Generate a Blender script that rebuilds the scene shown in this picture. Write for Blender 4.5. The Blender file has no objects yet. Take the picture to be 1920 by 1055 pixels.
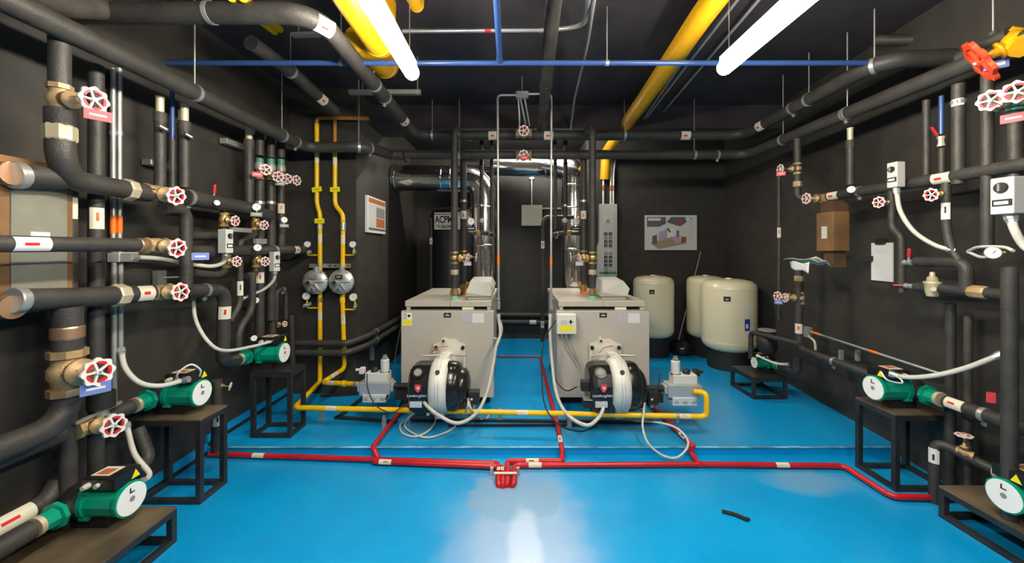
import bpy, math, random
from mathutils import Vector, Matrix
random.seed(7)
V = Vector
PI = math.pi
S = bpy.context.scene
C = S.collection
H = 1.54            # eye height
F = 720.0           # focal length in pixels of a 1920 wide frame

# ------------------------------------------------------------------ camera
cam_d = bpy.data.cameras.new('camera')
cam_d.sensor_width = 36.0
cam_d.lens = 36.0 * F / 1920.0
cam_d.shift_x = -5.0 / 1920.0
cam_d.shift_y = -59.5 / 1920.0
cam_d.clip_start = 0.05
cam = bpy.data.objects.new('camera', cam_d)
cam.location = (0, 0, H)
cam.rotation_euler = (PI / 2, 0, 0)
C.objects.link(cam)
S.camera = cam
# ------------------------------------------------------------------ world, exposure
w = bpy.data.worlds.new('world')
S.world = w
w.use_nodes = True
w.node_tree.nodes['Background'].inputs[0].default_value = (0.5, 0.55, 0.65, 1)
w.node_tree.nodes['Background'].inputs[1].default_value = 0.05
S.view_settings.view_transform = 'Standard'
S.view_settings.look = 'None'
S.view_settings.gamma = 1
S.view_settings.exposure = 1.0
S.view_settings.use_curve_mapping = False
LAMP_STRENGTH = 60.0
REAR_FILL_STRENGTH = 44.0

# ------------------------------------------------------------------ pixel to place
def W(px, py, d):
    return V(((px - 965) / F * d, d, H - (py - 468) / F * d))
def A(px, py, x):                       # point on the vertical plane at this x
    return W(px, py, x * F / (px - 965))
def G(px, py, z):                       # point on the level plane at this height
    return W(px, py, (H - z) * F / (py - 468))
PLAT = 0.06
def xR(d): return 2.93 + 0.1 * (d - 3.3)

# ------------------------------------------------------------------ materials
MATS = {}
def mat(name, col, rough=0.5, metal=0.0, bump=0.0, scale=40.0, var=0.0, emit=None, es=0.0, spec=None, coat=0.0):
    m = bpy.data.materials.new(name)
    m.use_nodes = True
    nt = m.node_tree
    b = nt.nodes['Principled BSDF']
    b.inputs['Base Color'].default_value = (*col, 1)
    b.inputs['Roughness'].default_value = rough
    b.inputs['Metallic'].default_value = metal
    if spec is not None: b.inputs['Specular IOR Level'].default_value = spec
    if coat: b.inputs['Coat Weight'].default_value = coat
    if emit:
        b.inputs['Emission Color'].default_value = (*emit, 1)
        b.inputs['Emission Strength'].default_value = es
    tc = nt.nodes.new('ShaderNodeTexCoord')
    if bump or var:
        n = nt.nodes.new('ShaderNodeTexNoise')
        n.inputs['Scale'].default_value = scale
        n.inputs['Detail'].default_value = 4
        nt.links.new(tc.outputs['Object'], n.inputs['Vector'])
        if bump:
            bp = nt.nodes.new('ShaderNodeBump')
            bp.inputs['Strength'].default_value = bump
            bp.inputs['Distance'].default_value = 0.01
            nt.links.new(n.outputs['Fac'], bp.inputs['Height'])
            nt.links.new(bp.outputs['Normal'], b.inputs['Normal'])
        if var:
            n2 = nt.nodes.new('ShaderNodeTexNoise')
            n2.inputs['Scale'].default_value = scale * 0.12
            n2.inputs['Detail'].default_value = 6
            nt.links.new(tc.outputs['Object'], n2.inputs['Vector'])
            r = nt.nodes.new('ShaderNodeValToRGB')
            r.color_ramp.elements[0].position = 0.35
            r.color_ramp.elements[1].position = 0.68
            r.color_ramp.elements[0].color = (*[c * (1 - var) for c in col], 1)
            r.color_ramp.elements[1].color = (*[min(1, c * (1 + var)) for c in col], 1)
            nt.links.new(n2.outputs['Fac'], r.inputs['Fac'])
            nt.links.new(r.outputs['Color'], b.inputs['Base Color'])
    MATS[name] = m
    return m
mat('wall', (0.034, 0.031, 0.027), 0.62, bump=0.12, scale=60, var=0.18)
mat('ceil', (0.032, 0.027, 0.034), 0.8, bump=0.2, scale=30, var=0.3)
mat('foam', (0.042, 0.039, 0.036), 0.52, bump=0.25, scale=90, var=0.2)
mat('foam_old', (0.052, 0.047, 0.040), 0.6, bump=0.3, scale=70, var=0.3)
mat('blackplastic', (0.012, 0.012, 0.013), 0.22)
mat('blackmatte', (0.014, 0.014, 0.014), 0.6)
mat('blacksteel', (0.022, 0.022, 0.023), 0.42, bump=0.1, scale=60, var=0.35)
mat('bench_plate', (0.11, 0.082, 0.052), 0.5, bump=0.1, scale=40, var=0.4)
mat('tank_black', (0.016, 0.019, 0.026), 0.4)
mat('brass', (0.56, 0.36, 0.15), 0.42, metal=0.75, bump=0.15, scale=80, var=0.25)
mat('bronze', (0.46, 0.32, 0.17), 0.55, metal=0.45, bump=0.2, scale=80, var=0.3)
mat('copper', (0.70, 0.42, 0.26), 0.35, metal=0.85)
mat('bare_fitting', (0.62, 0.54, 0.38), 0.5, metal=0.4, var=0.2)
mat('white_metal', (0.78, 0.77, 0.74), 0.4)
mat('white', (0.72, 0.71, 0.67), 0.5)
mat('paper', (0.72, 0.72, 0.71), 0.75)
mat('cream', (0.90, 0.87, 0.68), 0.5)
mat('marker', (0.70, 0.66, 0.54), 0.5)
mat('tank_cream', (0.80, 0.74, 0.53), 0.3, coat=0.3)
mat('red', (0.62, 0.022, 0.02), 0.35)
mat('red_pipe', (0.50, 0.012, 0.022), 0.34, var=0.15, scale=30)
mat('red_tag', (0.78, 0.06, 0.08), 0.5)
mat('wheel_red', (0.60, 0.02, 0.035), 0.4)
mat('handwheel_orange', (0.85, 0.07, 0.025), 0.4)
mat('blue_tag', (0.16, 0.22, 0.55), 0.5)
mat('blue_pipe', (0.03, 0.075, 0.24), 0.32)
mat('sign_blue', (0.01, 0.06, 0.40), 0.4)
mat('yellow', (0.90, 0.54, 0.004), 0.34, var=0.06, scale=30)
mat('yellow_duct', (0.66, 0.34, 0.004), 0.42)
mat('yellow_tag', (0.88, 0.78, 0.0), 0.5)
mat('orange', (0.95, 0.20, 0.01), 0.45)
mat('amber_pipe', (0.42, 0.17, 0.03), 0.45)
mat('green', (0.0, 0.30, 0.19), 0.38, var=0.1, scale=40)
mat('green_valve', (0.06, 0.26, 0.16), 0.45)
mat('teal', (0.20, 0.62, 0.45), 0.5)
mat('galv', (0.52, 0.53, 0.52), 0.38, metal=0.7, var=0.15)
mat('galv_dull', (0.36, 0.37, 0.36), 0.5, metal=0.4)
mat('alu', (0.60, 0.60, 0.59), 0.42, metal=0.6)
mat('alu_light', (0.70, 0.69, 0.64), 0.5, metal=0.1)
mat('chrome', (0.80, 0.80, 0.80), 0.12, metal=1.0)
mat('boiler_grey', (0.50, 0.465, 0.415), 0.42, bump=0.04, scale=300)
mat('boiler_top', (0.50, 0.46, 0.40), 0.4)
mat('console_grey', (0.55, 0.55, 0.52), 0.4)
mat('box_grey', (0.58, 0.58, 0.56), 0.5)
mat('panel_grey', (0.55, 0.55, 0.50), 0.5)
mat('hose_grey', (0.56, 0.55, 0.50), 0.5)
mat('hose_dark', (0.20, 0.20, 0.19), 0.5)
mat('lavender', (0.50, 0.45, 0.56), 0.6)
mat('brown_case', (0.20, 0.105, 0.045), 0.5, var=0.3)
mat('brown_case_dark', (0.085, 0.045, 0.022), 0.5, var=0.3)
mat('plate_grey', (0.30, 0.30, 0.25), 0.45, metal=0.4, var=0.3, scale=20)
mat('glass', (0.85, 0.85, 0.85), 0.1)
mat('dial', (0.88, 0.88, 0.86), 0.3)
mat('grey_mid', (0.25, 0.25, 0.25), 0.5)
mat('clear_plastic', (0.50, 0.60, 0.72), 0.2)
mat('poster_dark', (0.12, 0.11, 0.12), 0.5)
mat('poster_tan', (0.36, 0.27, 0.19), 0.5)
mat('poster_red', (0.36, 0.07, 0.05), 0.5)
mat('poster_lilac', (0.42, 0.33, 0.50), 0.5)
mat('poster_ground', (0.62, 0.64, 0.63), 0.4)
mat('rust', (0.45, 0.13, 0.05), 0.6)
mat('lamp', (1, 1, 1), 0.5, emit=(1.0, 0.91, 0.74), es=LAMP_STRENGTH)
mat('fill_far', (1, 1, 1), 0.5, emit=(1.0, 0.93, 0.80), es=105.0)
mat('fill_rear', (1, 1, 1), 0.5, emit=(1.0, 0.93, 0.80), es=REAR_FILL_STRENGTH)

# polished steel flue: bands of panels reflect the room
def flue_mat():
    m = mat('flue', (0.78, 0.78, 0.78), 0.16, metal=1.0)
    nt = m.node_tree; b = nt.nodes['Principled BSDF']
    tc = nt.nodes.new('ShaderNodeTexCoord')
    wv = nt.nodes.new('ShaderNodeTexNoise'); wv.inputs['Scale'].default_value = 3.0
    bp = nt.nodes.new('ShaderNodeBump'); bp.inputs['Strength'].default_value = 0.25; bp.inputs['Distance'].default_value = 0.05
    nt.links.new(tc.outputs['Object'], wv.inputs['Vector'])
    nt.links.new(wv.outputs['Fac'], bp.inputs['Height'])
    nt.links.new(bp.outputs['Normal'], b.inputs['Normal'])
flue_mat()

# blue epoxy floor; worn, patched pale area round the drain plus a painted reflection
def floor_mat(name, wear_and_sheen):
    m = bpy.data.materials.new(name); m.use_nodes = True; MATS[name] = m
    nt = m.node_tree; b = nt.nodes['Principled BSDF']; N = nt.nodes.new; K = nt.links.new
    b.inputs['Coat Weight'].default_value = 0.25
    b.inputs['Coat Roughness'].default_value = 0.18
    tc = N('ShaderNodeTexCoord')
    n1 = N('ShaderNodeTexNoise'); n1.inputs['Scale'].default_value = 2.2; n1.inputs['Detail'].default_value = 6
    K(tc.outputs['Object'], n1.inputs['Vector'])
    r = N('ShaderNodeValToRGB')
    r.color_ramp.elements[0].position = 0.3; r.color_ramp.elements[1].position = 0.7
    r.color_ramp.elements[0].color = (0.0, 0.27, 0.62, 1)
    r.color_ramp.elements[1].color = (0.001, 0.33, 0.72, 1)
    K(n1.outputs['Fac'], r.inputs['Fac'])
    col = r.outputs['Color']
    n2 = N('ShaderNodeTexNoise'); n2.inputs['Scale'].default_value = 14; n2.inputs['Detail'].default_value = 8
    K(tc.outputs['Object'], n2.inputs['Vector'])
    rr = N('ShaderNodeMapRange'); rr.inputs['To Min'].default_value = 0.24; rr.inputs['To Max'].default_value = 0.42
    K(n2.outputs['Fac'], rr.inputs['Value']); K(rr.outputs['Result'], b.inputs['Roughness'])
    n4 = N('ShaderNodeTexNoise'); n4.inputs['Scale'].default_value = 5.5; n4.inputs['Detail'].default_value = 7
    K(tc.outputs['Object'], n4.inputs['Vector'])
    n3 = N('ShaderNodeTexNoise'); n3.inputs['Scale'].default_value = 55
    K(tc.outputs['Object'], n3.inputs['Vector'])
    bp = N('ShaderNodeBump'); bp.inputs['Strength'].default_value = 0.06; bp.inputs['Distance'].default_value = 0.01
    K(n3.outputs['Fac'], bp.inputs['Height']); K(bp.outputs['Normal'], b.inputs['Normal'])
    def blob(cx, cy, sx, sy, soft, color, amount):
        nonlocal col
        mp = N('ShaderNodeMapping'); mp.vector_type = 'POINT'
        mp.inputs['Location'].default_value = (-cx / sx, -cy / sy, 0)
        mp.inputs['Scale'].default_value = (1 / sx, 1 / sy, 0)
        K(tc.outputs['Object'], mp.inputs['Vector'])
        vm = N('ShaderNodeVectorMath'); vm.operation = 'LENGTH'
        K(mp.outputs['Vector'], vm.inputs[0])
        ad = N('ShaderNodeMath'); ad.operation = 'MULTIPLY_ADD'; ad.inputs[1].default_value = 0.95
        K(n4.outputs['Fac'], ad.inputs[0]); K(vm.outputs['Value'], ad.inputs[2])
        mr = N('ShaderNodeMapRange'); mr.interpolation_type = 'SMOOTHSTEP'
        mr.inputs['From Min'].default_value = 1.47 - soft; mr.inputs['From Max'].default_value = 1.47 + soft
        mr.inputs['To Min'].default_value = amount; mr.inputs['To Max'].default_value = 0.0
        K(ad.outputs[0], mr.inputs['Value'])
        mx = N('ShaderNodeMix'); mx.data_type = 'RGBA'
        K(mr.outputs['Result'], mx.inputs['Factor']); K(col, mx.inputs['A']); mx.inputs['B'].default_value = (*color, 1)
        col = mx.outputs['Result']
    if wear_and_sheen:
        blob(0.03, 2.05, 0.34, 0.62, 0.45, (0.26, 0.42, 0.66), 0.85)  # broad pale zone: worn paint and reflected light, both in the colour
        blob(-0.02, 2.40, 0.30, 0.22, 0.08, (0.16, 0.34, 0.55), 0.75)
        blob(0.05, 1.95, 0.085, 0.34, 0.28, (0.46, 0.60, 0.82), 0.65)  # bright core: a light reflection painted into the floor colour
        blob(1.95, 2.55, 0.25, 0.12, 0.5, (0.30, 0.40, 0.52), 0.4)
    K(col, b.inputs['Base Color'])
    return m
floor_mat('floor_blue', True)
floor_mat('platform_blue', False)
mat('edge_wear', (0.18, 0.46, 0.72), 0.45, var=0.5, scale=60)
mat('step_blue', (0.0, 0.14, 0.40), 0.4, var=0.2)

# ------------------------------------------------------------------ mesh builder
def frame(z, x=None):
    z = V(z).normalized()
    if x is None:
        x = V((0, 0, 1)) if abs(z.z) < 0.9 else V((1, 0, 0))
    x = V(x)
    x = (x - z * x.dot(z)).normalized()
    y = z.cross(x)
    return x, y, z
class MB:
    def __init__(s): s.v = []; s.f = []; s.m = []; s.sm = []; s.mats = []
    def mi(s, m):
        if m not in s.mats: s.mats.append(m)
        return s.mats.index(m)
    def add(s, vs, fs, m, smooth=False):
        o = len(s.v); s.v += [V(p) for p in vs]; k = s.mi(m)
        for f in fs:
            s.f.append([i + o for i in f]); s.m.append(k); s.sm.append(smooth)
        return s
    def box(s, lo, hi, m):
        a, b = V(lo), V(hi)
        vs = [(x, y, z) for x in (a.x, b.x) for y in (a.y, b.y) for z in (a.z, b.z)]
        return s.add(vs, [(0, 1, 3, 2), (4, 6, 7, 5), (0, 4, 5, 1), (2, 3, 7, 6), (0, 2, 6, 4), (1, 5, 7, 3)], m)
    def obox(s, c, ax, ay, az, m):      # box from a centre and three half vectors
        c, ax, ay, az = V(c), V(ax), V(ay), V(az)
        vs = [c + ax * i + ay * j + az * k for i in (-1, 1) for j in (-1, 1) for k in (-1, 1)]
        return s.add(vs, [(0, 1, 3, 2), (4, 6, 7, 5), (0, 4, 5, 1), (2, 3, 7, 6), (0, 2, 6, 4), (1, 5, 7, 3)], m)
    def bar(s, a, b, wd, ht, m, up=(0, 0, 1)):
        a, b = V(a), V(b); z = (b - a)
        x, y, zz = frame(z, up)
        return s.obox((a + b) / 2, x * ht / 2, y * wd / 2, z / 2, m)
    def lathe(s, o, ax, prof, m, seg=24, xref=None, smooth=True, caps=True):
        x, y, z = frame(ax, xref); o = V(o)
        vs = []
        for (h, r) in prof:
            for i in range(seg):
                t = 2 * PI * i / seg
                vs.append(o + z * h + (x * math.cos(t) + y * math.sin(t)) * r)
        fs = []
        for k in range(len(prof) - 1):
            for i in range(seg):
                j = (i + 1) % seg
                fs.append((k * seg + i, k * seg + j, (k + 1) * seg + j, (k + 1) * seg + i))
        s.add(vs, fs, m, smooth)
        if caps:
            if prof[0][1] > 1e-4: s.add(vs[:seg], [tuple(reversed(range(seg)))], m)
            if prof[-1][1] > 1e-4: s.add(vs[-seg:], [tuple(range(seg))], m)
        return s
    def steps(s, o, ax, prof, m, seg=24, xref=None):   # hard edged lathe: separate bands
        for k in range(len(prof) - 1):
            s.lathe(o, ax, [prof[k], prof[k + 1]], m, seg, xref, seg > 10, False)
        x, y, z = frame(ax, xref); o = V(o)
        for k, rev in ((0, True), (-1, False)):
            h, r = prof[k]
            if r > 1e-4:
                vs = [o + z * h + (x * math.cos(2 * PI * i / seg) + y * math.sin(2 * PI * i / seg)) * r for i in range(seg)]
                s.add(vs, [tuple(reversed(range(seg))) if rev else tuple(range(seg))], m)
        return s
    def cyl(s, a, b, r, m, seg=20, r2=None):
        a, b = V(a), V(b)
        return s.lathe(a, b - a, [(0, r), ((b - a).length, r if r2 is None else r2)], m, seg, smooth=seg > 8)
    def tube(s, path, r, m, seg=14, caps=True):
        n = len(path); rings = []
        t0 = (path[1] - path[0]).normalized()
        x, y, _ = frame(t0)
        prev = t0
        for i, p in enumerate(path):
            if i == 0: t = t0
            elif i == n - 1: t = (path[-1] - path[-2]).normalized()
            else:
                t = ((path[i] - path[i - 1]).normalized() + (path[i + 1] - path[i]).normalized())
                t = t.normalized() if t.length > 1e-6 else prev
            q = prev.rotation_difference(t)
            x = q @ x; x = (x - t * x.dot(t)).normalized(); y = t.cross(x); prev = t
            rings.append([p + (x * math.cos(2 * PI * k / seg) + y * math.sin(2 * PI * k / seg)) * r for k in range(seg)])
        vs = [q for rg in rings for q in rg]; fs = []
        for i in range(n - 1):
            for k in range(seg):
                j = (k + 1) % seg
                fs.append((i * seg + k, i * seg + j, (i + 1) * seg + j, (i + 1) * seg + k))
        s.add(vs, fs, m, True)
        if caps:
            s.add(rings[0], [tuple(reversed(range(seg)))], m)
            s.add(rings[-1], [tuple(range(seg))], m)
        return s
    def prism(s, poly, o, u, v_, wv, m, smooth=False):   # polygon in u,v extruded by vector wv
        o, u, v_, wv = V(o), V(u), V(v_), V(wv); n = len(poly)
        a = [o + u * p[0] + v_ * p[1] for p in poly]; b = [p + wv for p in a]
        s.add(a, [tuple(range(n))], m); s.add(b, [tuple(reversed(range(n)))], m)
        s.add(a + b, [(i, i + n, (i + 1) % n + n, (i + 1) % n) for i in range(n)], m, smooth)
        return s
    def build(s, name, parent=None, bevel=0.0, org=None):
        me = bpy.data.meshes.new(name)
        off = V((0, 0, 0))
        if org is not None: off = V(org)
        elif parent is not None:
            root = parent
            while root.parent is not None: root = root.parent
            if root.get('_w', 0): off = V(root.location)
        me.from_pydata([tuple(p - off) for p in s.v], [], s.f)
        for m in s.mats: me.materials.append(MATS[m])
        me.polygons.foreach_set('material_index', s.m)
        me.polygons.foreach_set('use_smooth', s.sm)
        me.update()
        o = bpy.data.objects.new(name, me); C.objects.link(o)
        if parent is not None: o.parent = parent
        if bevel:
            md = o.modifiers.new('bevel', 'BEVEL'); md.width = bevel; md.segments = 2; md.limit_method = 'ANGLE'; md.angle_limit = 0.7
        return o

def tag(o, label=None, cat=None, group=None, kind=None):
    if label: o['label'] = label
    if cat: o['category'] = cat
    if group: o['group'] = group
    if kind: o['kind'] = kind
    return o
def thing(name, label, cat, loc=(0, 0, 0), rz=0.0, group=None, R=None, sc=1.0, world=False):
    o = bpy.data.objects.new(name, None); C.objects.link(o)
    o.empty_display_size = 0.05
    o.location = loc
    if R is not None: o.rotation_euler = R.to_euler()
    else: o.rotation_euler = (0, 0, rz)
    o.scale = (sc, sc, sc)
    if world: o['_w'] = 1
    return tag(o, label, cat, group)
def copy_tree(o, loc, label, rz=None, parent=None, extra=None):
    c = o.copy(); C.objects.link(c)
    if parent is None:
        c.location = loc
        if rz is not None: c.rotation_euler = (0, 0, rz)
        c['label'] = label
    else: c.parent = parent
    for ch in list(o.children): copy_tree(ch, None, None, None, c)
    return c
def text_mesh(txt, size, m, parent, name, loc, rot, align='CENTER', shear=0.0, ext=0.0008, bold=0.0):
    cu = bpy.data.curves.new(name, 'FONT'); cu.body = txt; cu.size = size; cu.align_x = align; cu.align_y = 'CENTER'
    cu.extrude = ext; cu.shear = shear; cu.offset = bold
    t = bpy.data.objects.new('tmp_text', cu); C.objects.link(t)
    bpy.context.view_layer.update()
    dg = bpy.context.evaluated_depsgraph_get()
    me = bpy.data.meshes.new_from_object(t.evaluated_get(dg))
    bpy.data.objects.remove(t); bpy.data.curves.remove(cu)
    me.materials.clear(); me.materials.append(MATS[m])
    o = bpy.data.objects.new(name, me); C.objects.link(o); o.parent = parent
    o.location = loc; o.rotation_euler = rot
    return o

def fillet(pts, f, n=7):
    pts = [V(p) for p in pts]; out = [pts[0]]
    for i in range(1, len(pts) - 1):
        a, b, c = pts[i - 1], pts[i], pts[i + 1]
        l1, l2 = (a - b).length, (c - b).length
        d1, d2 = (a - b).normalized(), (c - b).normalized()
        if d1.dot(d2) < -0.999: out.append(b); continue
        k = min(f, l1 * 0.49, l2 * 0.49)
        p, q = b + d1 * k, b + d2 * k
        for j in range(n + 1):
            t = j / n
            out.append(p * (1 - t) ** 2 + b * 2 * t * (1 - t) + q * t ** 2)
    out.append(pts[-1]); return out
def smooth(pts, n=8):
    P = [V(p) for p in pts]; P = [P[0] * 2 - P[1]] + P + [P[-1] * 2 - P[-2]]; out = []
    for i in range(1, len(P) - 2):
        for j in range(n):
            t = j / n; a, b, c, d = P[i - 1], P[i], P[i + 1], P[i + 2]
            out.append(0.5 * ((2 * b) + (c - a) * t + (2 * a - 5 * b + 4 * c - d) * t * t + (3 * b - a - 3 * c + d) * t ** 3))
    out.append(P[-2]); return out
def nearest(path, p):
    best = None; p = V(p)
    for a, b in zip(path[:-1], path[1:]):
        ab = b - a
        if ab.length < 1e-5: continue
        t = max(0, min(1, (p - a).dot(ab) / ab.length_squared)); q = a + ab * t
        dd = (q - p).length
        if best is None or dd < best[0] - 1e-6: best = (dd, q, ab.normalized())
    return best[1], best[2]
def sticker(par, p, ax, r, ln=0.09, face=None, bar='red', base='marker'):
    p = V(p); z = V(ax).normalized()
    fc = V(face) if face is not None else V((0.2 if p.x > 0 else -0.2, -0.1, H)) * 0 + V((0, 0.6, H)) - p
    x, y, _ = frame(z, fc)
    def patch(rr, l0, l1, a0, a1, m, mb, n=8):
        vs = []
        for i in range(n + 1):
            t = a0 + (a1 - a0) * i / n
            e = x * math.cos(t) + y * math.sin(t)
            vs += [p + z * l0 + e * rr, p + z * l1 + e * rr]
        mb.add(vs, [(2 * i, 2 * i + 2, 2 * i + 3, 2 * i + 1) for i in range(n)], m, True)
    mb = MB(); h = ln / 2
    patch(r + 0.0015, -h, h, -0.95, 0.95, base, mb)
    o = mb.build('marker_label', par)
    mb = MB(); patch(r + 0.0025, -h * 0.55, h * 0.25, -0.16, 0.16, bar, mb, 4); mb.build('printed_bar', o)
    return o
def ring(par, p, ax, r, ln, m, name='union', seg=8):
    mb = MB(); z = V(ax).normalized()
    mb.steps(V(p) - z * ln / 2, z, [(0, r * 0.93), (ln * 0.12, r), (ln * 0.88, r), (ln, r * 0.93)], m, 20 if m in ('copper', 'galv') else seg)
    return mb.build(name, par)
def wallk(pts):       # slimmer insulation on the side walls
    P = [V(p) for p in pts]; c = sum(P, V((0, 0, 0))) / len(P)
    if abs(c.x) < 1.9 or c.y > 4.0: return 1.0
    vz_ = sum(abs((b - a).z) for a, b in zip(P[:-1], P[1:])); ln = sum((b - a).length for a, b in zip(P[:-1], P[1:]))
    if vz_ > 0.5 * ln: return max(0.66, 1 / math.sqrt(1 + (c.x / max(0.5, c.y)) ** 2))
    return 0.88
def pipe(name, label, pts, r, m='foam', fil=None, cat='pipe', marks=(), unions=(), clamps=(), rods=(), bands=(),
         group=None, seg=16, hose=False, mark_len=0.09, mark_bar='red', ceil=3.18, mark_base='marker', corr=False):
    if not hose and m.startswith('foam'): r = r * wallk(pts)
    path = smooth(pts) if hose else fillet(pts, fil if fil is not None else r * 2.2)
    extra = marks or unions or clamps or rods or bands
    if not extra:
        mb = MB().tube(path, r, m, seg)
        o = mb.build(name, None, org=path[0]); o.location = path[0]
        return tag(o, label, cat, group)
    par = thing(name, label, cat, path[0], group=group, world=True)
    MB().tube(path, r, m, seg).build('hose_run' if hose else 'pipe_run', par)
    for p in marks:
        q, a = nearest(path, p); sticker(par, q, a, r, mark_len, bar=mark_bar, base=mark_base)
    for u in unions:
        q, a = nearest(path, u[0]); ring(par, q, a, r * (u[3] if len(u) > 3 else 1.25), u[1], u[2])
    for u in bands:
        q, a = nearest(path, u[0]); ring(par, q, a, r + 0.0015, u[1], u[2], 'coloured_band', 16)
    for p in clamps:
        q, a = nearest(path, p)
        mb = MB(); mb.lathe(q - a * 0.012, a, [(0, r + 0.003), (0.024, r + 0.003)], 'galv', 16)
        x, y, z = frame(a, (0, 0, 1)); mb.obox(q - x * (r + 0.012), a * 0.010, y * 0.004, x * 0.014, 'galv'); mb.cyl(q - x * (r + 0.012) - y * 0.02, q - x * (r + 0.012) + y * 0.02, 0.004, 'galv', 6)
        mb.build('clamp', par)
    for p in rods:
        q, a = nearest(path, p)
        mb = MB(); mb.cyl(q + V((0, 0, r * 0.6)), V((q.x, q.y, ceil)), 0.0045, 'galv', 6)
        mb.lathe(q - a * 0.012, a, [(0, r + 0.003), (0.024, r + 0.003)], 'galv', 16)
        mb.build('hanger', par)
    return par

# ------------------------------------------------------------------ fittings
def wheel(par, c, ax, R, main='white', pads='wheel_red', name='handwheel', spokes=5):
    x, y, z = frame(ax); c = V(c); mb = MB(); n = 40; t = R * 0.09
    def rg(r0, r1, h0, h1, m, lob=0.0, a0=0.0, a1=2 * PI, cnt=n):
        vs = []; full = abs(a1 - a0 - 2 * PI) < 1e-6
        for i in range(cnt + (0 if full else 1)):
            a = a0 + (a1 - a0) * i / cnt; k = 1 + lob * math.cos(8 * a)
            e = x * math.cos(a) + y * math.sin(a)
            vs += [c + z * h0 + e * r0, c + z * h0 + e * r1 * k, c + z * h1 + e * r1 * k, c + z * h1 + e * r0]
        fs = []; N_ = len(vs) // 4
        for i in range(cnt):
            j = (i + 1) % N_
            for q in range(4): fs.append((4 * i + q, 4 * i + (q + 1) % 4, 4 * j + (q + 1) % 4, 4 * j + q))
        mb.add(vs, fs, m)
    rg(R * 0.74, R, -t, t, main, 0.09)
    mb.cyl(c - z * t * 1.6, c + z * t * 1.8, R * 0.2, main, 12)
    for k in range(spokes):
        a = 2 * PI * k / spokes + 0.3; e = x * math.cos(a) + y * math.sin(a); f = z.cross(e)
        mb.obox(c + e * R * 0.46, e * R * 0.30, f * R * 0.075, z * t * 0.7, main)
        if pads: rg(R * 0.60, R * 0.80, -t * 0.8, t * 1.15, pads, 0, a + 0.22, a + 2 * PI / spokes - 0.22, 6)
    o = mb.build(name, par); MB().cyl(c + z * t * 1.7, c + z * t * 2.6, R * 0.11, 'galv', 6).build('hub_nut', o); return o
def valve(label, P, ax, Q, rp, rw, m='bronze', tagc=None, main='white', pads='wheel_red', group=None, name='gate_valve', ln=None, tagpos=(0.02, -0.01, -0.045), spokes=5, tagname='tag'):
    P, Q = V(P), V(Q); st = Q - P
    if abs(P.x) > 1.9 and P.y < 4: rp = rp * (max(0.7, 1 / math.sqrt(1 + (P.x / P.y) ** 2)) if abs(V(ax).normalized().z) > 0.7 else 0.9)
    par = thing(name, label, 'valve', P, group=group, world=True)
    z = V(ax).normalized(); st = st - z * st.dot(z) * 0.0; L = st.length; s = st.normalized()
    ln = ln or rp * 3.4; mb = MB()
    mb.steps(P - z * ln / 2, z, [(0, rp * 1.12), (ln * 0.16, rp * 1.12)], m, 8)
    mb.steps(P + z * ln * 0.34, z, [(0, rp * 1.12), (ln * 0.16, rp * 1.12)], m, 8)
    mb.lathe(P - z * ln * 0.34, z, [(0, rp * 0.86), (ln * 0.15, rp * 0.9), (ln * 0.24, rp * 1.1), (ln * 0.44, rp * 1.1), (ln * 0.53, rp * 0.9), (ln * 0.68, rp * 0.86)], m, 20)
    mb.build('body', par)
    mb = MB(); a = rp * 0.7; b = min(L * 0.62, rp * 2.6)
    mb.lathe(P + s * a * 0.4, s, [(0, rp * 0.85), (b * 0.45, rp * 0.8), (b * 0.46, rp * 0.98), (b * 0.62, rp * 0.98), (b * 0.63, rp * 0.5), (b * 0.95, rp * 0.42), (b, rp * 0.3)], m, 16)
    mb.steps(P + s * (b * 0.72), s, [(0, rp * 0.5), (rp * 0.35, rp * 0.5)], m, 6)
    mb.build('bonnet', par)
    MB().cyl(P + s * a, Q, max(0.0035, rp * 0.13), 'brass', 10).build('stem', par)
    wheel(par, Q, s, rw, main, pads, spokes=spokes)
    if tagc:
        c = Q + V(tagpos); mb = MB()
        n = (V((0, 0.5, H)) - c); n.z = 0; x, y, zz = frame(n, (0, 0, 1))
        mb.obox(c - x * 0.012, x * rw * 0.42, y * rw * 0.8, zz * 0.001, tagc)
        mb.obox(c - x * 0.012 + zz * 0.0015, x * rw * 0.08, y * rw * 0.5, zz * 0.0006, 'paper')
        mb.cyl(c + x * rw * 0.4, Q, 0.0015, 'blackmatte', 5)
        mb.build(tagname, par)
    return par
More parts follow.
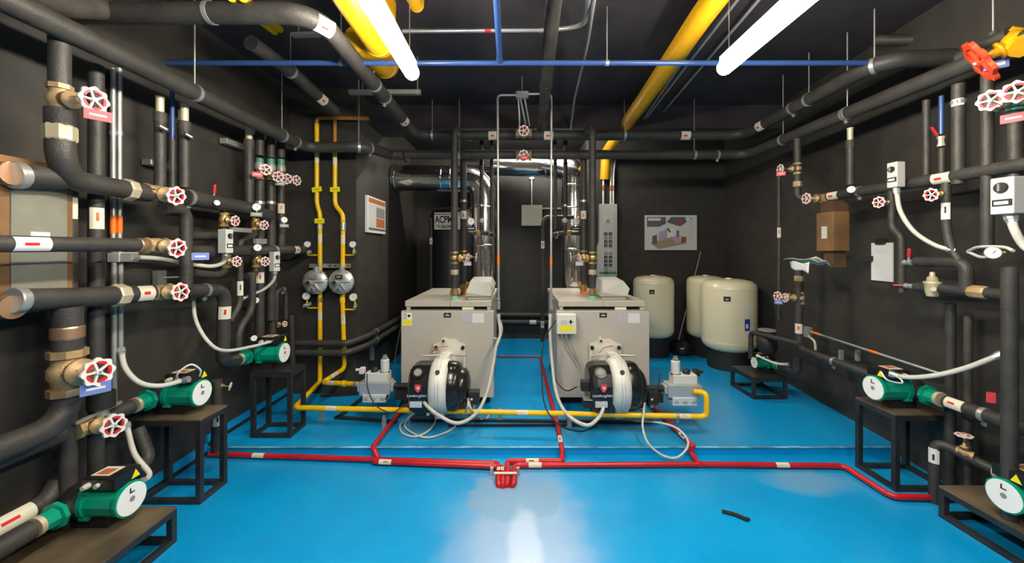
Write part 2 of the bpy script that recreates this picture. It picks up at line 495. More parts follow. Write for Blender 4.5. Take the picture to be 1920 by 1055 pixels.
def gauge(label, c, face, r, stem=None, group='round pressure gauges', plate=None, m_stem='brass'):
    c = V(c); par = thing('pressure_gauge', label, 'gauge', c, group=group, world=True)
    x, y, z = frame(face, (0, 0, 1))
    MB().steps(c - z * r * 0.5, z, [(0, r * 0.9), (r * 0.1, r), (r * 0.55, r), (r * 0.6, r * 0.9)], 'galv', 24).build('case', par)
    mb = MB(); mb.cyl(c + z * r * 0.08, c + z * r * 0.115, r * 0.88, 'dial', 24)
    for k in range(9):
        a = -2.2 + 4.4 * k / 8; e = x * math.cos(a) + y * math.sin(a)
        mb.obox(c + z * r * 0.12 + e * r * 0.72, e * r * 0.08, z.cross(e) * r * 0.02, z * 0.0004, 'blackmatte')
    dl = mb.build('dial', par)
    MB().bar(c + z * r * 0.14 - x * r * 0.12 + y * r * 0.06, c + z * r * 0.14 + x * r * 0.45 - y * r * 0.3, r * 0.09, 0.0006, 'blackmatte', z).build('needle', dl)
    if stem is not None:
        MB().tube(fillet([V(p) for p in stem] + [c - x * r * 0.0 - z * r * 0.4], 0.02), max(0.005, r * 0.2), m_stem, 10).build('connector', par)
    if plate:
        p = c - x * r * 1.9; mb = MB(); mb.obox(p, x * r * 0.55, y * r * 1.3, z * 0.0012, plate)
        mb.obox(p + z * 0.002, x * r * 0.12, y * r * 0.9, z * 0.0005, 'paper'); mb.bar(p, c - z * r * 0.3, 0.004, 0.004, 'galv')
        mb.build('tag', par)
    return par

# ================================================================== SETTING
def struct(name, mb): return tag(mb.build(name), kind='structure')
CE = 3.2
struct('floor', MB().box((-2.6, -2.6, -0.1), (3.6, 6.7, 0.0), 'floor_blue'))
mb = MB().box((-2.32, 2.88, 0.0), (3.3, 6.4, PLAT), 'platform_blue')
plat = struct('trim_1', mb)
mb = MB()
n = 60
for i in range(n):
    x0 = -2.32 + 5.25 * i / n; x1 = -2.32 + 5.25 * (i + 1) / n
    wv = 0.006 + random.random() * 0.010
    mb.box((x0, 2.874, PLAT - 0.004), (x1, 2.88 + wv, PLAT + 0.0012), 'edge_wear')
tag(mb.build('trim_2'), kind='structure')
struct('ceiling', MB().box((-2.6, -2.6, CE), (3.6, 6.7, CE + 0.1), 'ceil'))
struct('wall_left', MB().box((-2.5, -2.6, 0), (-2.32, 3.95, CE), 'wall'))
struct('wall_left_front', MB().box((-2.5, 3.95, 0), (-1.63, 4.1, CE), 'wall'))
struct('wall_left_side', MB().box((-1.78, 4.1, 0), (-1.63, 6.55, CE), 'wall'))
struct('wall_back', MB().box((-1.78, 6.4, 0), (1.2, 6.6, CE), 'wall'))
struct('wall_back_right', MB().box((1.08, 5.82, 0), (3.6, 6.0, CE), 'wall'))
struct('wall_back_return', MB().box((1.08, 6.0, 0), (1.2, 6.4, CE), 'wall'))
mb = MB(); a0, a1 = V((xR(-2.6), -2.6, 0)), V((xR(6.0), 6.0, 0)); 
mb.add([a0, a1, a1 + V((0.2, 0, 0)), a0 + V((0.2, 0, 0)), a0 + V((0, 0, CE)), a1 + V((0, 0, CE)), a1 + V((0.2, 0, CE)), a0 + V((0.2, 0, CE))],
       [(0, 1, 5, 4), (1, 2, 6, 5), (2, 3, 7, 6), (3, 0, 4, 7), (4, 5, 6, 7), (3, 2, 1, 0)], 'wall')
struct('wall_right', mb)
struct('wall_rear', MB().box((-2.6, -2.8, 0), (3.4, -2.6, CE), 'wall'))
struct('trim_3', MB().box((-2.32, 4.4, 2.93), (3.05, 4.75, CE), 'ceil'))
struct('baseboard_left', MB().box((-2.32, 2.88, PLAT + 0.035), (-2.30, 3.95, PLAT + 0.085), 'platform_blue').box((-2.32, 2.88, PLAT), (-2.303, 3.95, PLAT + 0.035), 'blackmatte'))
struct('baseboard_left_lower', MB().box((-2.32, 1.0, 0.035), (-2.30, 2.88, 0.09), 'platform_blue').box((-2.32, 1.0, 0.0), (-2.303, 2.88, 0.035), 'blackmatte'))
# ================================================================== LAMPS
def lamp(x, y0, y1, z, label, m):
    t = thing('strip_light', label, 'ceiling light', (x, (y0 + y1) / 2, z), group='linear ceiling lights', world=True)
    prof = [(0, 0.012), (0.006, 0.030), (0.02, 0.041), (0.04, 0.044), (y1 - y0 - 0.04, 0.044), (y1 - y0 - 0.02, 0.041), (y1 - y0 - 0.006, 0.030), (y1 - y0, 0.012)]
    MB().lathe((x, y0, z), (0, 1, 0), prof, m, 20).build('diffuser', t)
    MB().box((x - 0.03, y0 + 0.03, z + 0.038), (x + 0.03, y1 - 0.03, z + 0.065), 'white_metal').build('housing', t)
    for yy in (y0 + 0.08, y1 - 0.08):
        MB().cyl((x, yy, z + 0.06), (x, yy, CE), 0.003, 'galv', 6).build('hanger_wire', t)
lamp(-0.61, 1.05, 2.31, 2.59, 'glowing strip light hanging on the left side of the ceiling', 'lamp')
lamp(1.245, 1.05, 2.31, 2.62, 'glowing strip light hanging on the right side of the ceiling', 'lamp')
lamp(-0.61, -0.75, 0.5, 2.6, 'added unseen strip light behind the viewer, left one', 'fill_rear')  # unseen rear pair, added as fill light
lamp(1.25, -0.75, 0.5, 2.6, 'added unseen strip light behind the viewer, right one', 'fill_rear')
t = thing('strip_light', 'added unseen strip light behind the ceiling beam over the flues', 'ceiling light', (0.2, 5.0, 3.13), group=None, world=True)  # unseen lamp, added to brighten the back wall and flues
MB().cyl((-0.45, 5.0, 3.13), (0.85, 5.0, 3.13), 0.03, 'fill_far', 16).build('diffuser', t)
MB().box((-0.43, 4.97, 3.155), (0.83, 5.03, 3.2), 'white_metal').build('housing', t)

# ================================================================== BOILERS
def boiler(cx, label, right):
    # origin: middle of the front edge at platform level
    t = thing('boiler', label, 'boiler', (cx, 3.66, PLAT), group='two grey floor boilers')
    w2 = 0.405
    MB().box((-w2 + 0.01, 0.07, 0), (w2 - 0.01, 1.2, 0.085), 'blackmatte').build('plinth', t)
    MB().box((-w2, 0.03, 0.085), (w2, 1.24, 0.90), 'boiler_grey').build('casing', t, 0.004)
    MB().box((-0.438, -0.035, 0.085), (0.438, 0.028, 0.902), 'boiler_grey').build('front_panel', t, 0.006)
    mb = MB()
    mb.box((-w2, 0.03, 0.90), (-w2 + 0.035, 1.24, 0.935), 'boiler_top').box((w2 - 0.035, 0.03, 0.90), (w2, 1.24, 0.935), 'boiler_top')
    mb.box((-w2 + 0.035, 0.07, 0.90), (w2 - 0.035, 1.2, 0.934), 'blackmatte')
    mb.build('gap_strip', t)
    mb = MB(); mb.box((-w2 - 0.01, 0.02, 0.935), (0.018, 1.25, 0.99), 'boiler_top'); mb.box((0.02, 0.02, 0.935), (w2 + 0.01, 1.25, 0.99), 'boiler_top')
    mb.build('lid', t, 0.004)
    mb = MB(); mb.box((0.13, 0.035, 0.903), (0.24, 0.062, 0.933), 'cream'); mb.build('name_strip', t)
    # moulded control console
    ox = 0.16 if not right else 0.02
    prof = [(0.16, 0.0), (0.16, 0.025), (0.10, 0.03), (0.20, 0.16), (0.30, 0.185), (0.50, 0.17), (0.50, 0.0)]
    mb = MB(); mb.box((ox + 0.005, 0.12, 0.99), (ox + 0.24, 0.52, 1.02), 'boiler_top')
    y0 = 0.07
    fr = [(ox - 0.01, y0 + 0.03, 1.02), (ox + 0.25, y0 + 0.03, 1.02), (ox + 0.27, y0 + 0.02, 1.10), (ox + 0.235, y0 + 0.12, 1.17), (ox + 0.03, y0 + 0.12, 1.17), (ox + 0.0, y0 + 0.02, 1.06)]
    bk = [(ox - 0.01, y0 + 0.45, 1.02), (ox + 0.25, y0 + 0.45, 1.02), (ox + 0.27, y0 + 0.45, 1.12), (ox + 0.235, y0 + 0.42, 1.19), (ox + 0.03, y0 + 0.42, 1.19), (ox + 0.0, y0 + 0.45, 1.10)]
    mb.add(fr + bk, [(0, 1, 2, 3, 4, 5), (11, 10, 9, 8, 7, 6)] + [(i, i + 6, (i + 1) % 6 + 6, (i + 1) % 6) for i in range(6)], 'console_grey')
    mb.build('control_console', t, 0.008)
    yy = -0.037
    if not right:
        mb = MB(); mb.box((-0.425, yy, 0.765), (-0.345 + 0.01, yy + 0.002, 0.885), 'cream'); mb.box((-0.42, yy - 0.001, 0.775), (-0.34, yy, 0.815), 'yellow_tag')
        mb.box((-0.418, yy - 0.001, 0.825), (-0.385, yy, 0.878), 'rust'); mb.box((-0.416, yy - 0.0015, 0.83), (-0.387, yy - 0.0005, 0.873), 'paper')
        for k in range(4): mb.box((-0.414, yy - 0.002, 0.836 + k * 0.01), (-0.39, yy - 0.001, 0.839 + k * 0.01), 'rust')
        mb.box((-0.372, yy - 0.002, 0.845), (-0.352, yy - 0.0005, 0.868), 'blackmatte').box((-0.38, yy - 0.002, 0.855), (-0.344, yy - 0.0005, 0.860), 'blackmatte')
        tag(mb.build('warning_label', t), 'white and yellow warning label')
    mb = MB(); mb.box((-0.035, yy, 0.84), (0.035, yy + 0.002, 0.885), 'blackmatte'); mb.box((-0.02, yy - 0.001, 0.857), (0.02, yy, 0.865), 'paper'); mb.box((-0.003, yy - 0.001, 0.872), (0.003, yy, 0.878), 'paper')
    mb.build('badge', t)
    mb = MB(); mb.box((0.13, yy, 0.80), (0.225, yy + 0.002, 0.885), 'lavender'); mb.build('data_sheet', t)
    mb = MB(); mb.box((0.235, yy - 0.001, 0.79), (0.345, yy + 0.002, 0.88), 'paper'); mb.build('data_sheet', t)
    sx = -0.03
    mb = MB(); mb.steps((sx, -0.034, 0.63), (0, -1, 0), [(0, 0.028), (0.02, 0.024), (0.05, 0.022)], 'alu_light', 16); mb.cyl((sx, -0.084, 0.63), (sx, -0.088, 0.63), 0.012, 'blackmatte', 12)
    mb.bar((sx, -0.05, 0.62), (sx + 0.05, -0.05, 0.63), 0.008, 0.008, 'alu_light')
    mb.build('sight_port', t)
    return t
BX = (-0.635, 0.835)
b1 = boiler(BX[0], 'left grey floor boiler with a yellow and white warning label on its front', False)
b2 = boiler(BX[1], 'right grey floor boiler with a white control box on its front', True)

def burner(cx, label, right):
    cz = 0.415
    t = thing('gas_burner', label, 'burner', (cx, 3.2, cz), group='two burners in front of the boilers')
    # flange and neck on the boiler door (local coordinates)
    mb = MB(); fy = 0.42; fz = 0.06
    poly = [(-0.15, -0.14), (0.15, -0.14), (0.15, 0.12), (0.09, 0.14), (0.05, 0.17), (-0.05, 0.17), (-0.09, 0.14), (-0.15, 0.12)]
    mb.prism(poly, (0, fy, fz + 0.06), (1, 0, 0), (0, 0, 1), (0, -0.025, 0), 'alu_light')
    mb.lathe((0, fy - 0.02, fz + 0.06), (0, -1, 0), [(0, 0.135), (0.05, 0.13), (0.09, 0.115), (0.2, 0.105)], 'alu_light', 24)
    for sx in (-0.125, 0.125): mb.cyl((sx, fy - 0.04, fz + 0.15), (sx, fy - 0.022, fz + 0.15), 0.018, 'blackmatte', 10)
    mb.build('flange', t)
    # fan housing: silver band
    mb = MB()
    prof = [(-0.075, 0.10), (-0.073, 0.19), (-0.055, 0.214), (-0.02, 0.222), (0.02, 0.222), (0.055, 0.214), (0.073, 0.19), (0.075, 0.10)]
    mb.lathe((0.0, 0, 0), (1, 0, 0), prof, 'alu_light', 40)
    for dx in (-0.012, 0.012):
        mb.lathe((dx, 0, 0), (1, 0, 0), [(-0.003, 0.222), (0, 0.2245), (0.003, 0.222)], 'alu', 40, caps=False)
    mb.box((-0.03, 0.0, 0.12), (0.05, 0.25, 0.215), 'alu_light')
    mb.cyl((0.0, -0.165, 0.155), (0.0, -0.172, 0.160), 0.018, 'blackmatte', 14)
    mb.box((-0.035, -0.09, -0.245), (0.035, 0.02, -0.2), 'alu_light')
    mb.build('fan_housing', t)
    # black cover left: rounded box with the control window
    mb = MB()
    sec = [(-0.16, -0.15), (-0.17, 0.05), (-0.13, 0.14), (-0.05, 0.19), (0.1, 0.19), (0.16, 0.12), (0.16, -0.15), (0.1, -0.19), (-0.1, -0.19)]
    xs = [(-0.075, 1.0), (-0.19, 1.0), (-0.225, 0.93), (-0.245, 0.78)]
    rings = [[V((x, s_[0] * k, s_[1] * k - 0.01)) for s_ in sec] for x, k in xs]; n = len(sec)
    vs = [p for r in rings for p in r]; fs = []
    for i in range(3):
        for k in range(n): fs.append((i * n + k, i * n + (k + 1) % n, (i + 1) * n + (k + 1) % n, (i + 1) * n + k))
    fs.append(tuple(range(3 * n, 4 * n)))
    mb.add(vs, fs, 'blackplastic'); mb.build('control_cover', t, 0.02)
    mb = MB(); mb.steps((-0.165, -0.118, 0.135), (0, -1, 1.0), [(0, 0.048), (0.012, 0.048)], 'blackplastic', 24)
    mb.steps((-0.165, -0.125, 0.142), (0, -1, 1.0), [(0, 0.032), (0.008, 0.03)], 'grey_mid', 20)
    mb.build('control_window', t)
    # red shield and script lettering
    mb = MB(); poly = [(-0.022, 0.03), (0.022, 0.03), (0.024, 0.0), (0.014, -0.02), (0, -0.032), (-0.014, -0.02), (-0.024, 0.0)]
    mb.prism(poly, (-0.15, -0.188, 0.035), (1, 0, 0), (0, 0, 1), (0, 0.006, 0), 'red_tag')
    mb.prism([(-0.010, 0.012), (0.010, 0.014), (0.012, 0.0), (0.0, -0.008), (-0.006, 0.0)], (-0.15, -0.190, 0.035), (1, 0, 0), (0, 0, 1), (0, 0.003, 0), 'paper')
    mb.build('shield_emblem', t)
    text_mesh('Lamborghini', 0.031, 'white', t, 'lettering', (-0.163, -0.184, -0.022), (PI / 2, 0, 0), shear=0.35)
    mb = MB(); mb.box((-0.215, -0.184, -0.115), (-0.12, -0.17, -0.07), 'clear_plastic'); mb.box((-0.2, -0.186, -0.105), (-0.135, -0.183, -0.08), 'box_grey'); mb.build('rating_plate', t)
    # motor dome right
    mb = MB()
    mb.lathe((0, 0.0, -0.005), (1, 0, 0), [(0.07, 0.195), (0.12, 0.198), (0.15, 0.188), (0.165, 0.17), (0.17, 0.155)], 'blackplastic', 32)
    mb.lathe((0, 0.02, -0.03), (1, 0, 0), [(0.165, 0.165), (0.2, 0.158), (0.222, 0.13), (0.235, 0.08), (0.238, 0.0)], 'blackplastic', 32)
    mb.build('motor_cover', t)
    mb = MB(); mb.lathe((0.09, -0.02, 0.1), (0, -0.4, 1), [(0, 0.08), (0.08, 0.07), (0.1, 0.04), (0.105, 0)], 'blackplastic', 20); mb.build('air_intake', t)
    # air damper linkage rods
    mb = MB(); mb.cyl((-0.19, 0.12, 0.21), (0.02, 0.14, 0.21), 0.007, 'galv', 8); mb.cyl((0.05, 0.14, 0.21), (0.19, 0.12, 0.21), 0.008, 'galv', 8)
    mb.tube(smooth([V((-0.12, 0.12, 0.235)), V((-0.06, 0.16, 0.27)), V((0.02, 0.2, 0.272))]), 0.004, 'rust', 8)
    mb.build('linkage', t)
    # gas pressure switch at the right and cable sockets
    mb = MB(); mb.box((0.235, -0.09, -0.13), (0.32, 0.0, -0.03), 'blackmatte'); mb.cyl((0.275, -0.045, -0.13), (0.275, -0.045, -0.17), 0.016, 'galv', 12)
    mb.cyl((0.262, -0.095, -0.085), (0.262, -0.085, -0.085), 0.009, 'white', 8); mb.build('pressure_switch', t, 0.004)
    mb = MB(); mb.box((-0.105, -0.17, -0.16), (-0.055, -0.12, -0.10), 'blackmatte'); mb.cyl((-0.08, -0.145, -0.16), (-0.08, -0.145, -0.19), 0.014, 'box_grey', 12); mb.build('plug', t)
    if right:
        MB().box((-0.31, -0.1, -0.02), (-0.24, -0.03, 0.06), 'blackmatte').build('transformer', t, 0.004); mb = MB(); mb.box((-0.3, -0.14, -0.14), (-0.23, -0.05, -0.075), 'blackmatte'); mb.box((-0.3, -0.15, -0.075), (-0.225, -0.06, -0.068), 'galv')
        mb.build('relay', t, 0.004)
    return t
burner(-0.61, 'black burner with a silver band on the left boiler', False)
burner(0.85, 'black burner with a silver band on the right boiler', True)

def gas_valve(x, y, z, sgn, label):
    # sgn: side where the gas comes in
    t = thing('gas_valve_block', label, 'gas valve', (x, y, z), group='gas control blocks beside the burners')
    mb = MB(); mb.box((-0.13, -0.06, -0.06), (0.13, 0.06, 0.05), 'alu'); mb.box((-0.10, -0.07, -0.12), (0.10, 0.05, -0.05), 'clear_plastic')
    mb.box((-0.155, -0.045, -0.035), (-0.13, 0.045, 0.035), 'alu'); mb.box((0.13, -0.045, -0.035), (0.155, 0.045, 0.035), 'alu')
    for k in (-0.07, 0.0, 0.07): mb.box((k - 0.02, -0.074, -0.1), (k + 0.02, -0.06, -0.07), 'alu')
    mb.build('valve_body', t, 0.008)
    MB().box((-0.085, -0.05, 0.05), (0.11 if sgn < 0 else 0.11, 0.05, 0.125), 'alu_light').build('regulator_block', t, 0.006)
    cx = 0.07 if sgn < 0 else -0.05
    mb = MB(); mb.steps((cx, 0, 0.12), (0, 0, 1), [(0, 0.042), (0.008, 0.042)], 'blackmatte', 20); mb.steps((cx, 0, 0.128), (0, 0, 1), [(0, 0.036), (0.1, 0.036), (0.105, 0.028)], 'alu_light', 20)
    mb.steps((cx, 0, 0.233), (0, 0, 1), [(0, 0.026), (0.018, 0.026), (0.02, 0.018), (0.035, 0.018)], 'galv', 6); mb.build('solenoid', t)
    mb = MB(); mb.lathe((cx - 0.09 if sgn < 0 else cx + 0.09, 0, 0.125), (0, 0, 1), [(0, 0.03), (0.02, 0.03), (0.035, 0.02), (0.036, 0)], 'blackmatte', 16); mb.build('regulator_cap', t)
    mb = MB(); s = sgn
    mb.box((s * 0.125 - 0.02, -0.03, 0.11), (s * 0.125 + 0.02, 0.03, 0.16), 'alu_light' if s < 0 else 'blackmatte'); mb.cyl((s * 0.14, 0, 0.14), (s * 0.18, 0, 0.14), 0.012, 'white' if s < 0 else 'blackmatte', 10); mb.build('pressure_switch', t, 0.004)
    mb = MB(); mb.cyl((-s * 0.15, 0, -0.0), (-s * 0.29, 0.0, -0.0), 0.026, 'blackmatte', 16); mb.box((-s * 0.22 - 0.05, -0.05, -0.1), (-s * 0.22 + 0.05, 0.03, -0.03), 'blackmatte'); mb.build('outlet', t)
    return t
gas_valve(-1.195, 3.33, 0.36, -1, 'grey gas control block left of the left burner')
gas_valve(1.39, 3.2, 0.385, 1, 'grey gas control block right of the right burner')

# white control box on the right boiler with its cables
p0 = W(1061, 606, 3.58)
t = thing('control_box', 'white square control box with a yellow sticker on the right boiler front', 'control box', p0, world=True)
MB().box(p0 + V((-0.09, -0.05, -0.09)), p0 + V((0.09, 0.042, 0.09)), 'white').build('case', t, 0.006)
mb = MB(); q = p0 + V((0, -0.052, 0))
mb.box(q + V((-0.065, 0, -0.06)), q + V((0.065, 0.001, -0.015)), 'yellow_tag'); mb.box(q + V((-0.065, 0, -0.012)), q + V((0.065, 0.001, 0.05)), 'paper')
for k in range(4): mb.box(q + V((-0.055, -0.001, 0.0 + k * 0.011)), q + V((0.005, 0, 0.003 + k * 0.011)), 'rust')
mb.box(q + V((0.03, -0.001, 0.005)), q + V((0.045, 0, 0.042)), 'blackmatte').box(q + V((0.018, -0.001, 0.02)), q + V((0.06, 0, 0.028)), 'blackmatte')
mb.build('warning_label', t)
for k in (-0.04, 0.0, 0.05): MB().cyl(p0 + V((k, -0.0, -0.09)), p0 + V((k, 0, -0.115)), 0.012, 'grey_mid', 10).build('cable_gland', t)
for nm, a_, b_ in (('left of three', W(1053, 627, 3.53), W(1083, 690, 3.3)), ('middle of three', W(1061, 627, 3.53), W(1090, 694, 3.3)), ('right of three', W(1071, 627, 3.53), W(1084, 680, 3.3))):
    pipe('cable', 'black cable under the white control box, %s' % nm, [a_, a_.lerp(b_, 0.35) + V((-0.01, 0, -0.03)), b_.lerp(a_, 0.2) + V((0, -0.01, 0)), b_], 0.006, 'hose_dark', cat='cable', hose=True, seg=8)

# ================================================================== FLUES
def duct(name, label, pts, r, fil, seams=()):
    t = thing(name, label, 'flue duct', pts[0], world=True)
    path = fillet(pts, fil, 5)
    MB().tube(path, r, 'flue', 28).build('duct_run', t)
    for p in seams:
        q, a = nearest(path, p); MB().lathe(q - a * 0.012, a, [(0, r), (0.005, r + 0.006), (0.019, r + 0.006), (0.024, r)], 'chrome', 28, caps=False).build('seam_ring', t)
    return t
fx, fy = -0.42, 5.15
duct('exhaust_duct', 'shiny steel flue rising behind the left boiler and turning left into the wall', [V((fx, fy, 1.0)), V((fx, fy, 2.48)), V((-1.62, fy, 2.50))], 0.175, 0.25,
     [V((fx, fy, 1.6)), V((fx, fy, 2.1)), V((-0.85, fy, 2.5)), V((-0.97, fy, 2.5)), V((-1.58, fy, 2.5))])
fx2 = 0.80
duct('exhaust_duct', 'shiny steel flue rising behind the right boiler and crossing left under the pipes', [V((fx2, 5.2, 1.0)), V((fx2, 5.2, 2.62)), V((0.45, 5.45, 2.74)), V((-0.75, 5.75, 2.83))], 0.165, 0.13,
     [V((fx2, 5.2, 1.55)), V((fx2, 5.2, 2.1)), V((fx2, 5.2, 2.4)), V((0.5, 5.4, 2.72))])

# ================================================================== BIG PIPES OVERHEAD
zc, zl = 2.79, 2.57
pipe('insulated_pipe', 'thick black insulated pipe looping overhead from left to right above the boilers',
     [V((-2.3, 2.02, 2.785)), V((-1.05, 2.02, 2.785)), V((-1.08, 4.2, zc)), V((2.5, 4.2, zc)), V((2.42, 2.53, zc)), V((2.85, 2.5, zc))], 0.054, 'foam', 0.2,
     marks=[A(608, 55, -1.05), A(755, 214, -1.07), W(925, 250, 4.2), W(1028, 250, 4.2), W(1283, 250, 4.2), A(1430, 219, 2.48)],
     rods=[V((-1.6, 2.02, 2.8)), V((-1.06, 2.9, 2.8)), V((-0.9, 4.2, zc)), V((1.2, 4.2, zc)), V((2.44, 3.2, zc)), V((2.42, 2.6, zc))],
     clamps=[A(720, 190, -1.07), A(1487, 185, 2.46)], cat='pipe', mark_len=0.10)
pipe('insulated_pipe', 'long black insulated header running along the top of the left wall to the corner',
     [V((-2.0, 1.0, 2.52)), V((-2.0, 3.68, 2.52)), V((-1.44, 3.7, 2.53)), V((-1.34, 4.17, 2.57)), V((-1.2, 4.17, 2.57))], 0.052, 'foam', 0.15,
     rods=[V((-2.0, 2.4, 2.5)), V((-2.0, 3.3, 2.52)), V((-1.5, 3.7, 2.52))], clamps=[V((-2.0, 3.5, 2.52)), V((-1.42, 3.78, 2.53))])
pipe('insulated_pipe', 'lower black insulated pipe crossing below the overhead loop then running up the right wall',
     [V((-1.19, 4.17, zl)), V((2.52, 4.17, zl)), V((2.5, 1.0, zl))], 0.048, 'foam', 0.2,
     rods=[V((-0.6, 4.17, zl)), V((1.95, 4.17, zl)), V((2.5, 2.9, zl)), V((2.5, 3.6, zl))], clamps=[W(1345, 290, 4.17), A(1583, 213, 2.5)])
pipe('insulated_pipe', 'thin black insulated pipe between the two crossing pipes behind the grey conduits', [V((-1.3, 4.62, 2.62)), V((-1.3, 4.35, 2.62)), V((1.05, 4.35, 2.64))], 0.03, 'foam', 0.1)
pipe('insulated_pipe', 'dark insulated pipe running away under the ceiling at the picture centre', [V((0.19, 1.2, 3.02)), V((0.30, 4.3, 2.86))], 0.048, 'foam_old', unions=[(V((0.25, 3.2, 2.92)), 0.05, 'foam', 1.2)])
pipe('insulated_pipe', 'dark sloping pipe hanging between the left header and the light', [W(470, 80, 2.5), W(545, 133, 2.9), W(628, 208, 3.55)], 0.05, 'foam', rods=[W(545, 133, 2.9)], marks=[W(600, 185, 3.3)])
pipe('insulated_pipe', 'dark pipe high in the left corner nearest the viewer', [W(20, -30, 1.5), W(110, 10, 1.75), W(250, 20, 2.2)], 0.06, 'foam_old')
pipe('insulated_pipe', 'faint dark pipe along the ceiling right of the right light', [W(1640, 75, 2.9), W(1745, 75, 2.75), W(1920, -10, 2.3)], 0.04, 'foam')
# yellow ducts and ceiling services
pipe('yellow_pipe', 'large yellow pipe running the length of the ceiling on the right', [V((1.13, 1.7, 2.99)), V((1.17, 2.4, 3.0)), V((1.25, 3.6, 3.0)), V((1.33, 5.0, 3.0)), V((1.36, 5.7, 2.98)), V((1.36, 5.78, 2.6))], 0.075, 'yellow_duct', 0.1,
     unions=[(W(1228, 165, 3.95), 0.06, 'yellow_duct', 1.04)], cat='yellow pipe')
def elbowduct(label, a, b, r):
    t = thing('yellow_duct', label, 'yellow duct', a, world=True)
    MB().tube(fillet([a, b, V((b.x, b.y + 0.02, CE))], r * 1.2), r, 'yellow_duct', 24).build('duct_run', t)
    for k in (0.86,):
        q = a.lerp(b, k); d = (b - a).normalized(); MB().lathe(q, d, [(0, r), (0.004, r + 0.005), (0.012, r + 0.005), (0.016, r)], 'yellow_duct', 24, caps=False).build('seam_ring', t)
    return t
elbowduct('yellow duct beside the left strip light ending in a bend to the ceiling', W(640, -30, 1.9), W(716, 92, 2.55), 0.085)
elbowduct('lower yellow duct behind the overhead loop, with its bend nearest the blue pipe', W(668, 72, 2.55), W(728, 132, 3.1), 0.085)
elbowduct('short yellow duct end right of the left strip light', W(765, -20, 2.2), W(783, 12, 2.45), 0.04)
pipe('yellow_pipe', 'first of two thin yellow pipes above the left end of the black overhead loop', [W(433, -5, 1.95), W(452, 13, 2.1), W(515, 60, 2.6)], 0.02, 'yellow', cat='yellow pipe')
pipe('yellow_pipe', 'second of two thin yellow pipes above the left end of the black overhead loop', [W(455, -5, 1.95), W(474, 13, 2.1), W(525, 55, 2.6)], 0.022, 'yellow', cat='yellow pipe')
pipe('blue_pipe', 'blue pipe crossing the room under the ceiling', [W(300, 118, 2.55), W(1700, 118, 2.62)], 0.017, 'blue_pipe', rods=[W(1139, 118, 2.58), W(640, 118, 2.57)], cat='blue pipe')
pipe('blue_pipe', 'short blue pipe running from the viewer to the crossing blue pipe', [W(929, -40, 1.8), W(937, 114, 2.57)], 0.018, 'blue_pipe', unions=[(W(937, 112, 2.56), 0.05, 'blue_pipe', 1.25)], cat='blue pipe')
pipe('conduit', 'grey conduit crossing the ceiling and bending towards the viewer', [W(755, 58, 2.9), W(1040, 56, 2.9), W(1095, 48, 2.75), W(1106, -20, 2.1)], 0.0165, 'galv', 0.2, rods=[W(1015, 57, 2.88)], cat='conduit', unions=[(W(915, 57, 2.9), 0.05, 'red', 1.1)])
pipe('conduit', 'straight grey conduit slanting down the middle of the ceiling', [W(1117, -20, 2.15), W(1101, 85, 2.9), W(1077, 185, 4.0), W(1070, 242, 4.38)], 0.012, 'galv_dull', 0.1, cat='conduit')
for i, (a, b, ob, lb) in enumerate((((1372, -10), (1188, 250), (1244, 165), 'thin conduit nearest the large yellow ceiling pipe'), ((1398, -10), (1192, 247), (1259, 161), 'second thin conduit beside the large yellow ceiling pipe'), ((1440, -15), (1222, 235), (1298, 145), 'third thin conduit, furthest from the large yellow ceiling pipe'))):
    pa, pb = W(a[0], a[1], 2.3), W(b[0], b[1], 4.95); pb.z = min(pb.z, 3.15); pa.z = 3.1
    pipe('conduit', lb, [pa, W(b[0], b[1], 4.9)], 0.011, 'galv_dull', cat='conduit', bands=[(W(ob[0], ob[1], 3.7), 0.06, 'orange')], group='thin ceiling conduits')
# hanging support channel
t = thing('support_channel', 'short steel support channel hanging below the end of the left light', 'support channel', W(722, 174, 3.3), world=True)
MB().bar(W(655, 173, 3.3), W(789, 173, 3.3), 0.04, 0.035, 'galv').build('channel', t)
for px in (680, 783): MB().cyl(W(px, 178, 3.3), V((W(px, 170, 3.3).x, 3.3, CE)), 0.005, 'galv', 6).build('hanger_rod', t)
t = thing('support_channel', 'pale flat channel under the overhead loop, nearest the two thin yellow pipes', 'support channel', W(570, 66, 2.6), world=True)
MB().bar(W(548, 66, 2.6), W(600, 64, 2.6), 0.04, 0.02, 'galv_dull').build('channel', t)
MB().cyl(W(560, 66, 2.6), V((W(560, 66, 2.6).x, 2.6, CE)), 0.004, 'galv', 6).build('hanger_rod', t)

# grey conduits up the centre with the junction box
pipe('conduit', 'tall grey conduit with an orange band right of the left boiler', [W(935, 580, 3.62), W(933, 195, 3.68), W(933, 178, 3.68), W(968, 178, 3.68)], 0.0115, 'galv', 0.09, cat='conduit',
     bands=[(W(933, 487, 3.64), 0.10, 'orange')], clamps=[W(935, 560, 3.62)], unions=[(W(935, 572, 3.62), 0.07, 'galv', 1.5)])
pipe('conduit', 'tall grey conduit with an orange band left of the right boiler', [W(1033, 580, 3.62), W(1034, 195, 3.68), W(1034, 176, 3.68), W(991, 176, 3.68)], 0.0115, 'galv', 0.09, cat='conduit',
     bands=[(W(1033, 490, 3.64), 0.075, 'orange')], clamps=[W(1033, 560, 3.62)], unions=[(W(1033, 572, 3.62), 0.07, 'galv', 1.5)])
t = thing('junction_box', 'grey junction box under the ceiling joining the two tall conduits', 'junction box', W(979, 178, 3.68), world=True)
c = W(979, 178, 3.68); MB().box(c + V((-0.06, -0.03, -0.028)), c + V((0.06, 0.03, 0.028)), 'galv').build('box', t, 0.004)
